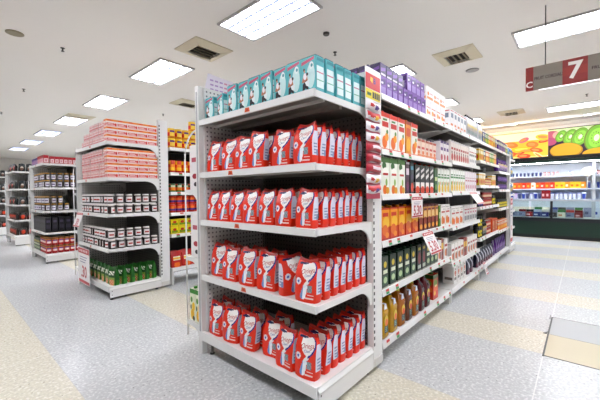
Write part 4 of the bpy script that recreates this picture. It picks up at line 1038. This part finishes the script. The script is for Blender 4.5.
frow(.95, -2.3, .1, lambda y: 'fc%d' % rnd.choice([7, 4, 4]) if (y < .1 and y > -.2) or y < -.7 else 'fc7', .62, FS[1] , 'middle shelf back row', (.9, .9, 2.0))
for r in range(3):
    frow(.95, -2.3, .19, lambda y: 'ft%d' % rnd.choice([8, 4, 5, 7, 11, 6, 1, 4, 10]), .25 + r * .2, .622 + r * .0, 'open well, %s row' % ['front', 'middle', 'back'][r], (1.05, .85, 2.2 + r * 1.1))
b = MB(); b.tube((0, 0, 0), (.03, 0, 0), .13, 'f1efe6', 24); b.tube((-.002, 0, 0), (0, 0, 0), .08, 'e6ddb8', 24); b.box(0, .02, -.01, .01, -.46, 0, 'd0d0d0')
tag(link('round_sign', b.mesh('round_sign'), None, (RX + .2, -1.32, 1.91)), 'round white sign standing in the fridge beside the white pillar', 'sign')

# mural
t = empty('fruit_mural', (10.95, 0, 2.38), 'large fruit mural above the fridge, slices on left and kiwis right', 'mural')
ML = lambda c: M(c, .5, emit=.35)  # every mural colour glows a little to imitate light falling on it
def ell(b, y, z, ry, rz, c, rot=0, lay=1, yr=(-9, 9), zr=(0, .86)):
    pts = []
    for i in range(28):
        a = i / 28 * 2 * PI
        p, q = ry * math.cos(a), rz * math.sin(a)
        yy_ = y + p * math.cos(rot) - q * math.sin(rot); zz_ = z + p * math.sin(rot) + q * math.cos(rot)
        pts.append((-.012 - .0006 * lay, min(max(yy_, yr[0]), yr[1]), min(max(zz_, zr[0]), zr[1])))
    b.face(pts, ML(c))
YB = -.41
b = MB(); b.box(-.01, .04, YB, 3.4, 0, .88, ML('f0c64a'))
R1 = (YB, 3.39)
def rect(b, y0, y1, z0, z1, c, lay): x = -.012 - .0006 * lay; b.face([(x, y0, z0), (x, y1, z0), (x, y1, z1), (x, y0, z1)], ML(c))
rect(b, YB, 3.39, .6, .86, 'f6ecd0', 0); rect(b, YB, 3.39, .0, .1, 'f4d890', 0)
seq = [(.2,.62,.14,.07,'ef7a8a',-.4),(-.02,.46,.16,.1,'f08a3c',.15),(.25,.33,.3,.08,'f2c42c',0),(.1,.28,.2,.05,'f0a832',.05),(-.12,.28,.17,.07,'ee6a34',.25),(.2,.12,.18,.07,'ef5a36',.05),(.3,.22,.12,.035,'e8502c',-.1),(-.33,.55,.16,.05,'c8402c',-.2),(-.3,.66,.2,.09,'f4cf4a',.2),(-.2,.1,.2,.05,'f6e0a8',.7),(.55,.5,.2,.09,'f08a3c',.2),(.6,.2,.2,.09,'ee6a34',0),(.9,.55,.2,.1,'f2c42c',0),(.95,.25,.2,.1,'ef5a36',.1),(1.4,.4,.25,.14,'f08a3c',.2),(1.9,.3,.2,.1,'ee6a34',0),(2.4,.5,.25,.12,'f2c42c',0),(2.9,.3,.25,.12,'ef5a36',0)]
for i, (y, z, ry, rz, c, ro) in enumerate(seq): ell(b, y, z, ry, rz, c, ro, 2 + i, R1); ell(b, y + .02, z + .01, ry * .6, rz * .5, 'f6a05a' if c != 'f2c42c' else 'f8dc6a', ro, 3 + i, R1)
link('mural_panel', b.mesh('mural_panel'), t)['label'] = 'orange and yellow fruit slices'
b = MB(); b.box(-.01, .04, -5.2, YB - .004, 0, .88, ML('3a1c34'))
R2 = (-5.19, YB - .005)
rect(b, -5.19, YB - .005, .66, .86, 'cfe6b0', 0)
ell(b, -.5, .66, .22, .16, 'c86a7c', 0, 1, R2); ell(b, -.46, .5, .16, .12, 'b8567a', 0, 2, R2); ell(b, -.62, .68, .1, .1, 'e8b0a0', 0, 3, R2)
for i, (y, z, r, ro) in enumerate(((-.72, .64, .16, .5), (-.93, .6, .2, .45), (-1.15, .57, .24, .4), (-1.5, .5, .34, .2), (-2.3, .52, .34, .1), (-3.0, .52, .34, .1), (-3.9, .5, .34, .2))):
    q = 4 + i * 6
    ell(b, y, z, r * .75, r * 1.15, '7a8a34', ro, q, R2); ell(b, y - .01, z, r * .69, r * 1.08, '7db436', ro, q + 1, R2); ell(b, y - .01, z, r * .5, r * .8, '98cc4c', ro, q + 2, R2)
    for k in range(12):
        a = k / 12 * 2 * PI
        ell(b, y + .3 * r * math.cos(a), z + .48 * r * math.sin(a), .008, .014, '2a3018', 0, q + 3, R2)
    ell(b, y - .01, z, r * .17, r * .28, 'e4ecc4', ro, q + 4, R2)
for i, (y, z, ry, rz) in enumerate(((-.84, .2, .38, .22), (-1.62, .06, .42, .16), (-2.4, .12, .4, .18), (-3.4, .14, .4, .2))):
    ell(b, y, z, ry, rz, 'b98a1e', 0, 60 + i * 3, R2); ell(b, y + .01, z + .015, ry * .93, rz * .9, 'd9a828', 0, 61 + i * 3, R2)
link('mural_panel', b.mesh('mural_panel'), t)['label'] = 'green kiwi slices and golden fruit on dark ground'
# cove lamp on top of the mural lights the wall behind it
t2 = empty('cove_lamp', (11.15, -.9, 2.42), 'long white tube lamp behind the top of the mural', 'lamp')
b = MB(); b.box(-.03, .03, -4.2, 4.2, 0, .03, 'e0e0e0'); link('lamp_base', b.mesh('lamp_base'), t2)
b = MB(); b.tube((0, -4.1, .05), (0, 4.1, .05), .02, M('ffffff', .5, emit=30), 10); link('tube', b.mesh('tube'), t2)

# ------------------------------------------------------------------ world, camera
w = bpy.data.worlds.new('world'); S.world = w; w.use_nodes = True
w.node_tree.nodes['Background'].inputs[0].default_value = (.9, .95, 1, 1); w.node_tree.nodes['Background'].inputs[1].default_value = .3

cam = bpy.data.cameras.new('camera'); co = bpy.data.objects.new('camera', cam); COL.objects.link(co)
cam.sensor_width = 36; cam.lens = 323.98 / 600 * 36; cam.clip_start = .05; cam.clip_end = 100
co.matrix_world = Matrix([[0.657692, 0.02324, -0.752929, -1.55223], [-0.753211, 0.006091, -0.65775, -1.22729], [-0.0107, 0.999711, 0.02151, 1.4], [0, 0, 0, 1]])
S.camera = co
S.view_settings.view_transform = 'Standard'; S.view_settings.look = 'None'; S.view_settings.gamma = 1
S.view_settings.use_curve_mapping = False
S.view_settings.exposure = 0.88
S.cycles.use_denoising = True
S.cycles.max_bounces = 8; S.cycles.diffuse_bounces = 6; S.cycles.glossy_bounces = 3; S.cycles.transmission_bounces = 6
S.cycles.sample_clamp_indirect = 0
